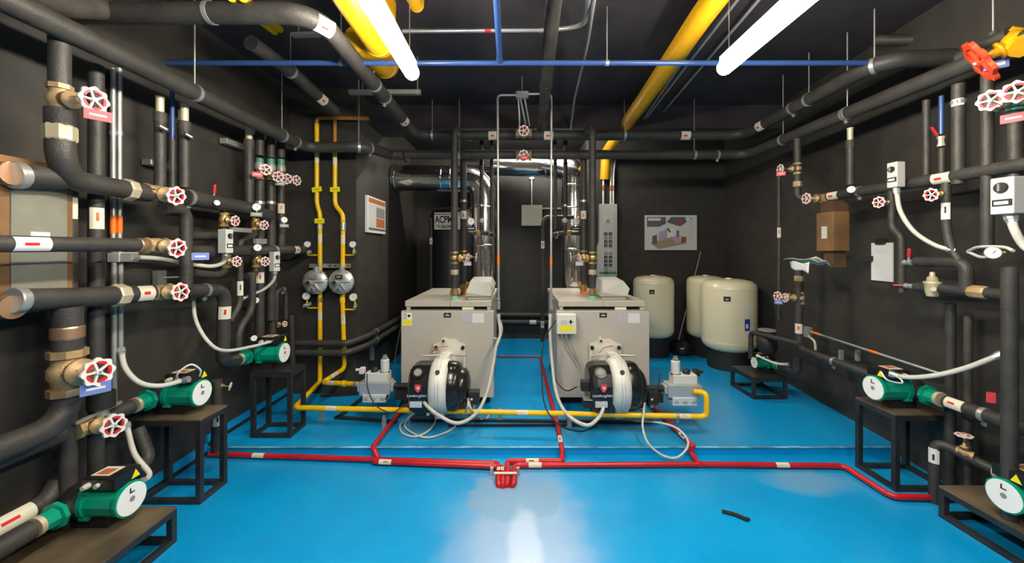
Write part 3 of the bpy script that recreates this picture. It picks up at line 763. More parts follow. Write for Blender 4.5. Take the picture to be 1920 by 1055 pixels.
for k in (-0.03, 0.02): MB().cyl(c + V((k, 0, 0.028)), c + V((k, 0, 0.05)), 0.012, 'blackmatte', 10).build('gland', t)
MB().cyl(c + V((0.0, 0, 0.03)), V((c.x, c.y, CE)), 0.004, 'galv', 6).build('hanger_rod', t)
for lb, a, b, cc in (('left', (972, 185), (974, 222), (973, 245)), ('middle', (976, 185), (982, 215), (986, 236)), ('right', (984, 185), (989, 212), (993, 236))):
    pipe('cable', '%s of three grey cables under the ceiling junction box' % lb, [W(a[0], a[1], 3.68), W(b[0], b[1], 3.8), W(cc[0], cc[1], 4.1)], 0.008, 'hose_grey', cat='cable', hose=True, seg=8)
# valves on the crossing pipes
valve('red and white handwheel valve on the upper crossing pipe between the conduits', W(982, 250, 4.12), (1, 0, 0), W(982, 245, 3.98), 0.05, 0.056, 'bronze', group='handwheel valves')
valve('red and white handwheel valve on the lower crossing pipe, with a red tag', W(982, 292, 4.1), (1, 0, 0), W(982, 290, 3.98), 0.048, 0.05, 'bronze', tagc='red_tag', tagpos=(0.005, -0.012, -0.02), group='handwheel valves')

# ================================================================== PIPES ON THE BOILERS
def boiler_pipes(side):
    if side == 'left':
        x1, x2, sg = 852, 869, 1
    else:
        x1, x2, sg = 1111, 1094, -1
    L_ = side
    ztop = 1.052
    d1 = 3.80; d2 = 4.25
    c1 = W(x1, 0, d1).x; c2 = W(x2, 0, d2).x
    pipe('insulated_pipe', 'front black insulated riser standing on the %s boiler' % L_, [V((c1, d1, 1.16)), V((c1, d1, zc - 0.02)), V((c1, 4.12, zc - 0.01))], 0.034, 'foam', 0.12,
         unions=[(W(x1, 510, d1), 0.05, 'bare_fitting', 1.15)])
    pipe('insulated_pipe', 'rear black insulated riser standing on the %s boiler' % L_, [V((c2, d2, 1.16)), V((c2, d2, zl - 0.03))], 0.036, 'foam', 0.12, clamps=[W(x2 + 2, 377, d2)], marks=[W(x2, 403, d2)])
    mk = [('front', c1, d1, 'teal'), ('rear', c2, d2, 'orange')]
    for nm, cx, dd, bc in mk:
        t = thing('pipe_union', '%s brass union with a %s ring on the %s boiler top' % (nm, 'green' if bc == 'teal' else 'red', L_), 'pipe fitting', (cx, dd, ztop - 0.002), group='brass unions on boiler tops')
        MB().steps((0, 0, 0), (0, 0, 1), [(0, 0.036), (0.035, 0.036)], bc, 20).build('ring', t)
        MB().steps((0, 0, 0.035), (0, 0, 1), [(0, 0.03), (0.012, 0.03), (0.013, 0.044), (0.055, 0.044), (0.056, 0.034), (0.085, 0.034), (0.086, 0.03), (0.11, 0.03)], 'brass', 8).build('nut', t)
    P = W(x1 + 0 * sg, 483, d1)
    valve('brass gate valve with a white tag on the front riser of the %s boiler' % L_, P, (0, 0, 1), W(x1 + 25 * sg, 485, d1 - 0.03), 0.036, 0.045, 'brass', tagc='lavender', tagpos=(0, -0.01, -0.035), group='handwheel valves')
    valve('brass gate valve on the rear riser of the %s boiler' % L_, W(x2, 480, d2), (0, 0, 1), W(x2 + 24 * sg, 482, d2), 0.038, 0.048, 'brass', group='handwheel valves')
    a = W(x2 + 8 * sg, 522, d2 - 0.06)
    valve('small brass drain cock with a thin wheel above the %s boiler union' % L_, W(x2 + 6 * sg, 532, d2 - 0.04), (0, 0, 1), W(x2 + 22 * sg, 524, d2 - 0.05), 0.014, 0.026, 'brass', group='handwheel valves')
    # thinner piping behind
    d3 = 4.45; bx = W(x2 + 36 * sg, 0, d3).x; cx2 = W(x2 + 55 * sg, 0, d3).x
    y3 = 437
    pipe('insulated_pipe', 'black cross pipe with a brass tee beside the %s boiler risers' % L_, [V((c2, d2, W(0, y3, d3).z)), W(x2 + 12 * sg, y3, d3), W(x2 + 45 * sg, y3, d3), W(x2 + 58 * sg, y3 + 4, d3 - 0.12)], 0.026, 'foam', 0.06, unions=[(W(x2 + 28 * sg, y3, d3), 0.05, 'brass', 1.3)], clamps=[W(x2 + 54 * sg, y3, d3 - 0.05)])
    pipe('insulated_pipe', 'thin black riser rising from the cross pipe of the %s boiler to the crossing pipes' % L_, [W(x2 + 34 * sg, y3, d3), W(x2 + 34 * sg, 262, d3)], 0.024, 'foam', clamps=[W(x2 + 14 * sg, 385, d3)])
    pipe('insulated_pipe', 'outer thin black riser next to the grey conduit of the %s boiler' % L_, [W(x2 + 53 * sg, y3 - 8, d3), W(x2 + 53 * sg, 262, d3)], 0.021, 'foam')
    valve('small white wheel on the thin riser near the %s flue' % L_, W(x2 + 34 * sg, 415, d3 - 0.0), (0, 0, 1), W(x2 + 35 * sg, 413, d3 - 0.09), 0.022, 0.026, 'brass', pads='wheel_red', group='handwheel valves')
    gauge('round gauge beside the %s boiler risers' % L_, W(x2 + 14 * sg, 415, d3 - 0.1), (0.05, -1, 0.05), 0.042, stem=[W(x2 + 9 * sg, 407, d3), W(x2 + 12 * sg, 412, d3 - 0.04)], plate='blackmatte')
boiler_pipes('left'); boiler_pipes('right')
pipe('insulated_pipe', 'black pipe dropping to the floor at the back wall left of the right boiler', [W(1076, 407, 4.6), W(1023, 407, 4.6), W(1018, 416, 4.6), W(1017, 640, 4.8)], 0.024, 'foam', 0.08, marks=[W(1018, 458, 4.65), W(1014, 608, 4.75)], mark_bar='blackmatte')
pipe('insulated_pipe', 'upper of two black pipes low on the back wall between the boilers', [V((-0.55, 6.35, 0.47)), V((0.6, 6.35, 0.46))], 0.04, 'foam')
pipe('insulated_pipe', 'lower of two black pipes low on the back wall between the boilers', [V((-0.55, 6.35, 0.35)), V((0.6, 6.35, 0.34))], 0.04, 'foam', marks=[V((0.3, 6.35, 0.34))], mark_len=0.11, mark_bar='paper', mark_base='paper')

# ================================================================== BACK WALLS
# cream enclosure with conduit
c = V((W(997, 404, 6.33).x, 6.33, W(997, 404, 6.33).z))
t = thing('wall_enclosure', 'cream square electrical enclosure on the back wall between the flues', 'electrical box', c, world=True)
MB().box(c + V((-0.17, -0.06, -0.17)), c + V((0.17, 0.068, 0.17)), 'cream').build('case', t, 0.008)
MB().box(c + V((-0.155, -0.066, -0.155)), c + V((0.155, -0.058, 0.155)), 'cream').build('door', t, 0.003)
MB().cyl(c + V((0.0, 0.02, 0.17)), c + V((0.0, 0.02, 0.74)), 0.012, 'white_metal', 10).build('conduit', t)
MB().cyl(c + V((0.17, 0.02, 0.12)), c + V((0.6, 0.02, 0.12)), 0.012, 'white_metal', 10).build('conduit', t)
MB().obox(c + V((0, 0.01, 0.62)), V((0.04, 0, 0)), V((0, 0.012, 0)), V((0, 0, 0.012)), 'white_metal').build('clip', t)
# breaker panel
c = W(1138, 450, 5.76)
t = thing('breaker_panel', 'tall grey open breaker panel on the right back wall', 'breaker panel', c, world=True)
hw, hh = 0.143, 0.54
poly = [(-hw * 0.82, hh), (hw, hh), (hw, -hh), (-hw, -hh), (-hw, -0.1), (-hw * 0.82, -0.02)]
MB().prism(poly, c + V((0, 0.055, 0)), (1, 0, 0), (0, 0, 1), (0, -0.09, 0), 'panel_grey').build('case', t, 0.004)
MB().box(c + V((-hw * 0.66, -0.042, -hh + 0.1)), c + V((hw * 0.72, -0.034, hh - 0.16)), 'box_grey').build('cover', t, 0.003)
for col_ in (-0.028, 0.042):
    for k in range(11 if col_ < 0 else 9):
        if k == 4: continue
        z_ = hh - 0.45 - k * 0.058
        mb = MB(); mb.box(c + V((col_ - 0.024, -0.047, z_ - 0.022)), c + V((col_ + 0.024, -0.041, z_ + 0.022)), 'blackmatte' if (k % 4) != 1 else 'grey_mid')
        bo = mb.build('breaker', t); MB().box(c + V((col_ - 0.006, -0.056, z_ - 0.012)), c + V((col_ + 0.008, -0.046, z_ + 0.004)), 'panel_grey').build('toggle', bo)
mb = MB(); mb.box(c + V((-0.04, -0.05, hh - 0.29)), c + V((0.05, -0.04, hh - 0.22)), 'box_grey'); mb.box(c + V((-0.015, -0.056, hh - 0.275)), c + V((0.02, -0.049, hh - 0.235)), 'grey_mid'); mb.build('main_switch', t)
MB().box(c + V((-hw + 0.02, -0.04, -hh + 0.03)), c + V((hw - 0.01, -0.034, -hh + 0.07)), 'green_valve').build('base_strip', t)
for px, nm in ((1131, 'left'), (1145, 'middle'), (1150, 'right')):
    pipe('conduit', '%s of three conduits rising from the breaker panel' % nm, [W(px, 383, 5.76), W(px + 0.5, 325, 5.76), W(px + 3, 300, 5.76)], 0.014, 'white_metal', cat='conduit', bands=[(W(px, 353, 5.76), 0.08, 'rust')], group='conduits above the breaker panel')
# poster on the right back wall
c = W(1257.5, 436, 5.80)
t = thing('poster', 'white poster with small drawings of boiler plant on the right back wall', 'poster', c, world=True)
hw, hh = 0.392, 0.262
MB().box(c + V((-hw, -0.008, -hh)), c + V((hw, 0.012, hh)), 'poster_ground').build('board', t)
mb = MB(); y_ = -0.011
def pr(u0, v0, u1, v1, m, dy=0):   # rectangle in 0..1 poster coordinates, v down
    mb.box(c + V((-hw + 2 * hw * u0, y_ - dy, hh - 2 * hh * v1)), c + V((-hw + 2 * hw * u1, y_ + 0.004 - dy, hh - 2 * hh * v0)), m)
def pp(pl, m, dy=0):
    mb.prism([(-hw + 2 * hw * u, hh - 2 * hh * v) for u, v in pl], c + V((0, y_ - dy, 0)), (1, 0, 0), (0, 0, 1), (0, 0.004, 0), m)
pp([(0.04, 0.05), (0.4, 0.05), (0.4, 0.24), (0.28, 0.33), (0.04, 0.33)], 'poster_dark'); pp([(0.42, 0.2), (0.5, 0.05), (0.77, 0.05), (0.8, 0.2), (0.68, 0.32), (0.58, 0.28)], 'poster_dark')
pr(0.06, 0.08, 0.3, 0.16, 'poster_ground', 0.002); pr(0.62, 0.16, 0.72, 0.24, 'poster_red', 0.002); pr(0.88, 0.08, 0.9, 0.13, 'poster_dark')
pp([(0.1, 0.80), (0.5, 0.62), (0.82, 0.80), (0.26, 0.97)], 'poster_tan', 0.001)
pp([(0.14, 0.60), (0.23, 0.56), (0.23, 0.82), (0.14, 0.82)], 'poster_dark', 0.002); pp([(0.27, 0.48), (0.42, 0.42), (0.42, 0.68), (0.27, 0.74)], 'poster_lilac', 0.002)
pp([(0.44, 0.42), (0.58, 0.37), (0.58, 0.6), (0.44, 0.66)], 'paper', 0.003); pp([(0.4, 0.38), (0.46, 0.38), (0.5, 0.48), (0.47, 0.5)], 'poster_dark', 0.004)
pp([(0.5, 0.62), (0.68, 0.58), (0.7, 0.8), (0.6, 0.82)], 'poster_lilac', 0.003); pr(0.61, 0.44, 0.65, 0.62, 'poster_dark', 0.004); pp([(0.7, 0.62), (0.79, 0.62), (0.79, 0.76), (0.7, 0.8)], 'poster_red', 0.003)
for k in range(10): pr(0.84, 0.2 + k * 0.055, 0.95, 0.205 + k * 0.055, 'grey_mid')
mb.build('printed_drawing', t)
# framed notice on the left side wall
xw = -1.61
p00, p11 = A(687, 367, xw), A(721, 437, xw); y0_, y1_, z0_, z1_ = p00.y, p11.y, 1.73, 2.135
t = thing('framed_notice', 'framed colour notice on the dark wall right of the gas regulators', 'framed picture', (xw - 0.015, y0_, z0_), world=True)
MB().box((xw - 0.018, y0_, z0_), (xw + 0.012, y1_, z1_), 'white_metal').build('frame', t, 0.003)
mb = MB(); mb.box((xw + 0.012, y0_ + 0.03, z0_ + 0.03), (xw + 0.014, y1_ - 0.02, z1_ - 0.02), 'poster_ground')
mb.box((xw + 0.014, y0_ + 0.03, z1_ - 0.07), (xw + 0.015, y1_ - 0.02, z1_ - 0.02), 'rust'); mb.box((xw + 0.014, y0_ + 0.26, z0_ + 0.18), (xw + 0.015, y1_ - 0.04, z0_ + 0.30), 'grey_mid')
mb.box((xw + 0.014, y0_ + 0.26, z0_ + 0.07), (xw + 0.015, y1_ - 0.04, z0_ + 0.17), 'rust'); mb.box((xw + 0.014, y0_ + 0.03, z0_ + 0.03), (xw + 0.015, y1_ - 0.02, z0_ + 0.055), 'poster_dark')
mb.build('printed_sheet', t)
# black fuel tank with its sign
c = V((-0.92, 5.75, PLAT))
t = thing('fuel_tank', 'tall black tank behind the left boiler with a white lettered sign', 'tank', c, group=None)
zt = W(0, 385, 5.4).z - PLAT
MB().lathe((0, 0, 0), (0, 0, 1), [(0, 0.34), (zt - 0.12, 0.34), (zt - 0.05, 0.31), (zt - 0.01, 0.2), (zt, 0)], 'tank_black', 40).build('shell', t)
mb = MB(); mb.box((-0.21, -0.352, 1.765 - 0.0), (0.28, -0.344, 1.975), 'paper'); mb.build('sign_board', t)
MB().box((-0.21, -0.356, 1.985), (0.28, -0.344, 2.003), 'galv').build('sign_rail', t)
text_mesh('ACPM', 0.14, 'blackmatte', t, 'sign_lettering', (-0.20, -0.354, 1.90), (PI / 2, 0, 0), 'LEFT', bold=0.004).scale = (0.66, 1, 1)
text_mesh('160 GALONES', 0.066, 'blackmatte', t, 'sign_lettering', (-0.20, -0.354, 1.805), (PI / 2, 0, 0), 'LEFT', bold=0.0025).scale = (0.66, 1, 1)
pipe('insulated_pipe', 'black pipe standing left of the black tank', [W(808, 640, 5.45), W(808, 408, 5.45)], 0.025, 'foam', marks=[W(807, 452, 5.45)], mark_bar='blackmatte')
# ================================================================== CREAM TANKS
def tank(cx, cy, r, zb, zt, label, blue=False, loose=False):
    t = thing('pressure_tank', label, 'tank', (cx, cy, PLAT), group='cream expansion tanks')
    h0, h1 = zb - PLAT, zt - PLAT
    MB().lathe((0, 0, 0), (0, 0, 1), [(0, r * 0.78), (h0 + 0.1, r * 0.76)], 'blackmatte', 32).build('base_skirt', t)
    k = r * 0.5
    prof = [(h0, r * 0.72), (h0 + 0.02, r * 0.84), (h0 + k * 0.35, r * 0.95), (h0 + k * 0.7, r), (h1 - k * 0.75, r), (h1 - k * 0.4, r * 0.96), (h1 - k * 0.18, r * 0.82), (h1 - k * 0.05, r * 0.52), (h1, 0)]
    MB().lathe((0, 0, 0), (0, 0, 1), prof, 'tank_cream', 48).build('shell', t)
    mb = MB()
    for hh_ in (h0 + k * 0.75, h1 - k * 0.8): mb.lathe((0, 0, hh_), (0, 0, 1), [(-0.004, r), (0, r + 0.003), (0.004, r)], 'tank_cream', 48, caps=False)
    mb.build('seam', t)
    MB().steps((0, 0, h1 - 0.01), (0, 0, 1), [(0, 0.035), (0.018, 0.035)], 'cream', 16).build('cap', t)
    def lab(ang, z0, z1, wd, m, name, rr=0.002):
        mb = MB(); vs = []; n = 6
        for i in range(n + 1):
            a = ang + wd * (i / n - 0.5); vs += [(math.sin(a) * (r + rr), -math.cos(a) * (r + rr), z0), (math.sin(a) * (r + rr), -math.cos(a) * (r + rr), z1)]
        mb.add(vs, [(2 * i, 2 * i + 2, 2 * i + 3, 2 * i + 1) for i in range(n)], m, True); return mb.build(name, t)
    a0 = -math.atan2(cx, cy) * 0.9
    lab(a0 - 0.1, h1 - k - 0.1, h1 - k - 0.04, 0.24, 'blackmatte', 'badge'); lab(a0 - 0.1, h1 - k - 0.08, h1 - k - 0.07, 0.1, 'cream', 'badge_print', 0.003)
    if blue:
        lab(a0 + 0.62, h1 - 0.60, h1 - 0.46, 0.22, 'sign_blue', 'blue_label'); lab(a0 + 0.60, h1 - 0.57, h1 - 0.52, 0.10, 'paper', 'label_print', 0.003); lab(a0 + 0.62, h1 - 0.42, h1 - 0.28, 0.2, 'paper', 'label_print', 0.002)
    if loose:
        mb = MB(); mb.obox((-0.0, -r * 0.5, h1 - 0.02), (0.03, 0, 0), (0, 0.012, 0), (0, 0, 0.02), 'paper'); mb.obox((0, -r * 0.5, h1 + 0.01), (0.016, 0, 0), (0, 0.008, 0), (0, 0, 0.01), 'rust'); mb.build('paper_tag', t)
    return t
def zz(py, d): return W(0, py, d).z
tank(W(1225, 0, 5.45).x, 5.45, 0.275, zz(637, 5.2), zz(516, 5.45), 'cream tank behind the right boiler, leftmost of the three', loose=True)
tank(W(1323, 0, 5.44).x, 5.44, 0.25, zz(636, 5.25), zz(516, 5.45), 'cream tank partly hidden behind the biggest one')
tank(W(1366, 0, 4.87).x, 4.87, 0.315, zz(662, 4.65), zz(522, 4.85), 'nearest cream tank, with a blue label, at the right wall', blue=True)
# black machine between the tanks
c = W(1278, 646, 5.5); c.z = PLAT
t = thing('floor_pump', 'low rounded black machine on the floor between the cream tanks', 'machine', c, world=True)
MB().lathe(c, (0, 0, 1), [(0, 0.16), (0.05, 0.19), (0.12, 0.18), (0.18, 0.11), (0.2, 0.0)], 'blackplastic', 28).build('housing', t)
MB().cyl(c + V((0.1, -0.1, 0.09)), c + V((0.24, -0.12, 0.07)), 0.022, 'bronze', 12).build('nozzle', t)
pipe('thin_rod', 'thin grey rod leaning against the wall between the cream tanks', [V((2.35, 5.5, 0.255)), W(1314, 472, 5.79)], 0.008, 'grey_mid', cat='rod')

# ================================================================== GAS LINE
dy = 3.86
def yz(py, d=dy): return W(0, py, d).z
xg1, xg2 = W(600, 0, dy).x, W(640, 0, dy).x
pipe('gas_pipe', 'left yellow gas pipe, running down the wall and along the floor to the right burner',
     [W(594, 232, dy), W(594, 382, dy), W(600, 400, dy), W(600, 715, dy), W(552, 764, 3.21), W(1325, 781, 3.04), W(1325, 736, 3.04)] + [W(1303, 734, 3.12)], 0.0215, 'yellow', 0.05, cat='gas pipe',
     marks=[W(594, 297, dy), W(600, 447, dy), W(600, 592, dy), W(623, 766, 3.2), W(980, 771, 3.12), W(1283, 779, 3.05)], mark_bar='yellow',
     clamps=[W(1270, 780, 3.05)], unions=[(W(600, 561, dy), 0.05, 'brass', 1.3), (W(600, 425, dy), 0.06, 'bare_fitting', 1.2)])
pipe('gas_pipe', 'right yellow gas pipe, running down the wall to the left burner',
     [W(628, 280, dy), W(628, 384, dy), W(643, 402, dy), W(643, 420, dy), W(642, 560, dy), W(646, 690, dy), W(604, 717, 3.55), W(676, 720, 3.36)], 0.0215, 'yellow', 0.05, cat='gas pipe',
     marks=[W(628, 301, dy), W(642, 449, dy), W(645, 598, dy), W(624, 704, 3.7), W(624, 718, 3.5)], mark_bar='yellow',
     unions=[(W(642, 563, dy), 0.05, 'yellow', 1.25), (W(643, 425, dy), 0.08, 'galv', 1.25), (W(648, 718, 3.45), 0.04, 'yellow', 1.3), (W(668, 720, 3.38), 0.035, 'galv', 1.12)])
pipe('gas_pipe', 'dull amber pipe under the ceiling feeding both yellow gas pipes', [W(594, 236, dy), W(594, 221, dy), W(692, 222, dy)], 0.019, 'amber_pipe', 0.04, cat='gas pipe')
pipe('gas_pipe', 'short dull amber drop above the right yellow gas pipe', [W(628, 226, dy), W(628, 272, dy)], 0.018, 'amber_pipe', cat='gas pipe')
for nm, px, py, rot in (('upper left', 594, 355, 0.15), ('upper right', 628, 355, 0.05), ('lower left', 599, 414, 0.0)):
    c = W(px, py, dy - 0.026); mb = MB(); mb.obox((0, 0, 0), V((math.cos(rot), 0, math.sin(rot))) * 0.048, V((0, 0.002, 0)), V((-math.sin(rot), 0, math.cos(rot))) * 0.024, 'yellow_tag')
    mb.obox((0, -0.003, 0), V((math.cos(rot), 0, math.sin(rot))) * 0.032, V((0, 0.0005, 0)), V((0, 0, 0.003)), 'amber_pipe')
    o = mb.build('tag'); o.location = c; tag(o, 'yellow tag on a gas pipe above the regulators, %s one' % nm, 'tag', 'yellow tags on the gas pipes')
t = thing('support_channel', 'slotted steel support channel above the round gas regulators', 'support channel', W(617, 498, dy), world=True)
MB().bar(W(582, 498, 3.90), W(656, 498, 3.90), 0.04, 0.04, 'galv').build('channel', t)
mb = MB()
for px in (600, 641): mb.lathe(W(px, 500, dy), (0, 0, 1), [(0, 0.026), (0.035, 0.026)], 'galv', 16)
mb.build('clamp', t)
mb = MB()
for px in (619, 629, 652): mb.box(W(px, 498, 3.878) + V((-0.012, -0.002, -0.006)), W(px, 498, 3.878) + V((0.012, 0.002, 0.006)), 'blackmatte')
mb.build('slot', t)
def regulator(px, label, plate):
    c = W(px, 528, 3.80)
    t = thing('gas_regulator', label, 'gas regulator', c, group='round gas regulators')
    r = 0.122
    MB().lathe((0, 0.045, 0), (0, -1, 0), [(0, r * 0.75), (0.02, r * 0.97), (0.04, r), (0.055, r), (0.058, r * 0.9), (0.066, r * 0.84), (0.074, r * 0.76), (0.080, r * 0.4), (0.082, 0)], 'alu', 40).build('housing', t)
    mb = MB()
    for k in range(8):
        a = 2 * PI * k / 8 + 0.2; mb.cyl((math.cos(a) * r * 0.93, -0.008, math.sin(a) * r * 0.93), (math.cos(a) * r * 0.93, -0.022, math.sin(a) * r * 0.93), 0.007, 'galv', 6)
    mb.build('bolts', t)
    mb = MB()
    for a in (0.05, PI - 0.05, -0.95, -2.2): mb.obox((math.cos(a) * r * 0.5, -0.042, math.sin(a) * r * 0.5), V((math.cos(a), 0.18, math.sin(a))) * r * 0.36, (0, 0.012, 0), V((-math.sin(a), 0, math.cos(a))) * 0.003, 'alu')
    mb.build('ribs', t)
    mb = MB(); mb.steps((-0.045, -0.04, -0.006), (0, -1, 0), [(0, 0.024), (0.02, 0.022)], 'alu', 16); mb.cyl((-0.045, -0.0605, -0.006), (-0.045, -0.062, -0.006), 0.019, 'blackmatte', 16)
    mb.steps((-0.01, -0.03, -0.07), (0, -1, 0), [(0, 0.016), (0.02, 0.014)], 'alu', 12); mb.cyl((-0.01, -0.0505, -0.07), (-0.01, -0.052, -0.07), 0.009, 'blackmatte', 12); mb.build('port', t)
    mb = MB(); mb.box((-0.035, -0.058, 0.035), (0.035, -0.05, 0.07), 'blackmatte' if plate else 'grey_mid')
    if plate: mb.box((-0.02, -0.0595, 0.048), (0.02, -0.057, 0.056), 'paper')
    mb.build('nameplate', t)
    MB().cyl((0.006, 0, 0.1), (0.006, 0, 0.15), 0.026, 'galv_dull', 16).build('neck', t)
    return t
regulator(591.5, 'left round grey gas regulator on the yellow pipe', False)
regulator(640, 'right round grey gas regulator with a black nameplate', True)
for nm, gx, gy, ex, ey, jx, jy in (('upper left', 576, 458, 576, 478, 597, 478), ('upper right', 661, 458, 664, 478, 645, 478), ('lower left', 574, 555, 576, 577, 597, 577), ('lower right', 662, 557, 666, 580, 645, 580)):
    t = gauge('small white gauge by the gas regulators, %s one' % nm, W(gx, gy, dy - 0.03), (0.08, -1, 0), 0.033 if gy < 500 else 0.039, stem=[W(jx, jy, dy), W(ex, ey, dy), W(ex, ey - 10, dy - 0.005)], group='gauges on the gas pipes', m_stem='yellow')
    MB().steps(W(ex, ey - 4, dy), (0, 0, 1), [(0, 0.014), (0.035, 0.014)], 'yellow', 8).build('cock', t)
    q = W(ex, ey - 6, dy - 0.03); mb = MB(); hw_ = 0.042 if 'left' in nm else 0.018
    mb.obox(q, (hw_, 0, 0.012 if 'lower' in nm else 0), (0, 0.001, 0), (0, 0, 0.017), 'grey_mid'); mb.obox(q + V((0, -0.002, 0)), (hw_ * 0.6, 0, 0), (0, 0.0006, 0), (0, 0, 0.004), 'paper'); mb.build('tag', t)
# twin insulated pipes low on the left, turning along the side wall
for nm, py, yo in (('upper', 643, 0.0), ('lower', 661, -0.05)):
    zt = W(0, py, 3.76).z
    pipe('insulated_pipe', '%s of the twin black pipes passing behind the yellow gas pipes and round the corner' % nm, [W(552, py, 3.78 + yo), W(655 - (0 if yo == 0 else 3), py, 3.78 + yo), V((-1.55, 4.1 + yo, zt)), V((-1.53, 6.1, zt + 0.01))], 0.032, 'foam', 0.08,
         clamps=[V((-1.54, 4.25, zt)), W(720, 0, 4.3)] if False else [V((-1.54, 4.28, zt))], group='twin low pipes')
t = thing('wall_bracket', 'narrow steel bracket hanging under the twin pipes on the side wall', 'bracket', V((-1.6, 4.35, 0.5)), world=True)
MB().box((-1.628, 4.3, 0.3), (-1.59, 4.36, 0.52), 'galv').build('channel', t, 0.003)

# ================================================================== FLOOR PIPES
zr = 0.024
pipe('red_pipe', 'red drain pipe along the floor from the left wall to the drain', [G(392, 851, zr), G(405, 851, zr), G(695, 861, zr), G(918, 868, zr), G(934, 869, zr), G(934, 903, zr), V((-0.095, 2.49, -0.03))], 0.019, 'red_pipe', 0.04, cat='red pipe', marks=[G(487, 853, zr)], mark_bar='marker')
pipe('red_pipe', 'red pipe climbing from the floor to the underside of the left boiler', [V((-0.085, 2.49, -0.03)), G(943, 905, zr), G(943, 876, zr), G(925, 874, zr), G(700, 865, zr), V((-0.985, 2.78, zr)), G(699, 838, 0.085), G(745, 777, 0.085), V((-0.92, 3.9, 0.085))], 0.019, 'red_pipe', 0.035, cat='red pipe', marks=[G(724, 865, zr)], mark_bar='rust')
pipe('red_pipe', 'red pipe from the drain climbing between the boilers', [V((-0.07, 2.50, -0.02)), G(952, 905, zr), G(952, 864, zr), G(1054, 864, zr), G(1054, 858, zr), W(1054, 845, 2.84), G(1046, 800, 0.082), G(1013, 672, 0.082)], 0.019, 'red_pipe', 0.03, cat='red pipe', marks=[G(998, 864, zr), G(1048, 822, 0.082)], mark_bar='blackmatte')
pipe('red_pipe', 'red pipe along the floor from the drain to the right wall', [V((-0.03, 2.50, -0.02)), G(964, 905, zr), G(964, 872, zr), G(1310, 870, zr), G(1582, 873, zr), G(1672, 931, zr), G(1790, 933, zr), G(1800, 933, zr)], 0.019, 'red_pipe', 0.05, cat='red pipe', marks=[G(1003, 870, zr), G(1466, 872, zr)], mark_bar='marker')
pipe('red_pipe', 'red pipe rising from the floor pipe to the right burner', [V((1.31, 2.70, zr)), V((1.31, 2.84, zr + 0.001)), V((1.31, 2.855, 0.083)), G(1300, 836, 0.083), G(1200, 738, 0.083)], 0.019, 'red_pipe', 0.025, cat='red pipe', marks=[G(1281, 818, 0.083)], mark_bar='blackmatte')
pipe('red_pipe', 'thin red pipe crossing the platform behind the boilers', [G(1012, 668, 0.08), G(930, 668, 0.08)], 0.010, 'red_pipe', cat='red pipe')
t = thing('pipe_strap', 'cream strap holding the red pipe bend at the drain', 'pipe strap', G(948, 884, 0.05), world=True)
MB().box(G(926, 888, 0.05) + V((0, 0, -0.003)), G(969, 888, 0.05) + V((0, 0.02, 0.002)), 'marker').build('band', t)
mb = MB()
for px in (922, 971): mb.box(G(px - 3, 892, 0.0) , G(px + 3, 892, 0.0) + V((0, 0.025, 0.05)), 'galv')
mb.build('foot', t)
# pair of labels on the trap
for px in (935, 942):
    o = MB().box((-0.011, -0.018, -0.002), (0.011, 0.018, 0.002), 'marker').box((-0.004, -0.006, 0.002), (0.004, 0.004, 0.003), 'rust').build('marker_label')
    o.location = G(px, 878, 0.048); tag(o, 'small cream marker on the red drain bend, %s of two' % ('left' if px == 935 else 'right'), 'label', 'markers on the drain bend')
# steel angle rails under the gas pipe
def rail(label, pts, wdt=0.03):
    mb = MB()
    for a, b in zip(pts[:-1], pts[1:]): mb.bar(a, b, wdt, 0.02, 'blacksteel')
    o = mb.build('angle_rail', None, org=pts[0]); o.location = pts[0]; return tag(o, label, 'steel rail')
zr2 = PLAT + 0.011
rail('black steel rail lying on the platform along the yellow gas pipe', [G(628, 782, zr2), G(745, 790, zr2)])
rail('black steel rail on the platform between the two burners', [G(770, 786, zr2), G(1110, 790, zr2), G(1235, 790, zr2)])
rail('thin bright steel strip on the platform in front of the burners', [G(840, 797, zr2), G(1120, 796, zr2)], 0.012)
rail('black steel rail running back from the gas pipe under the left gas block', [G(633, 783, zr2), G(690, 738, zr2)], 0.035)
rail('black steel rail behind the gas pipe by the left wall', [G(600, 742, zr2), G(672, 738, zr2)], 0.03)
rail('short black steel rail lying under the front of the left boiler', [G(750, 765, zr2), G(755, 752, zr2)], 0.03)
for lb, px, py in (('at the far left of the yellow floor pipe', 605, 772), ('where the red pipe passes under the left burner', 722, 790), ('midway between the boilers', 938, 776), ('below the right boiler corner', 1067, 787), ('under the right burner', 1202, 776)):
    c = G(px, py, 0.12); t = thing('pipe_support', 'small galvanised saddle clamp on the platform %s' % lb, 'pipe clamp', (c.x, c.y, PLAT), group='saddle clamps on the platform', world=True)
    mb = MB(); mb.box((c.x - 0.022, c.y - 0.02, PLAT), (c.x + 0.022, c.y + 0.02, PLAT + 0.006), 'galv'); mb.box((c.x - 0.018, c.y - 0.025, PLAT), (c.x + 0.018, c.y - 0.02, 0.15), 'galv'); mb.build('foot', t)
    mb = MB(); mb.steps((c.x, c.y - 0.03, 0.152), (0, 0, 1), [(0, 0.014), (0.03, 0.014)], 'galv', 8); mb.build('nut', t)
o = MB().prism([(-0.05, -0.01), (0.03, -0.018), (0.06, 0.004), (-0.04, 0.008)], (0, 0, 0), (1, 0, 0), (0, 1, 0), (0, 0, 0.004), 'grey_mid').build('metal_scrap')
o.location = G(940, 795, PLAT); tag(o, 'small dark scrap of metal on the platform edge in front of the gas pipe', 'scrap')
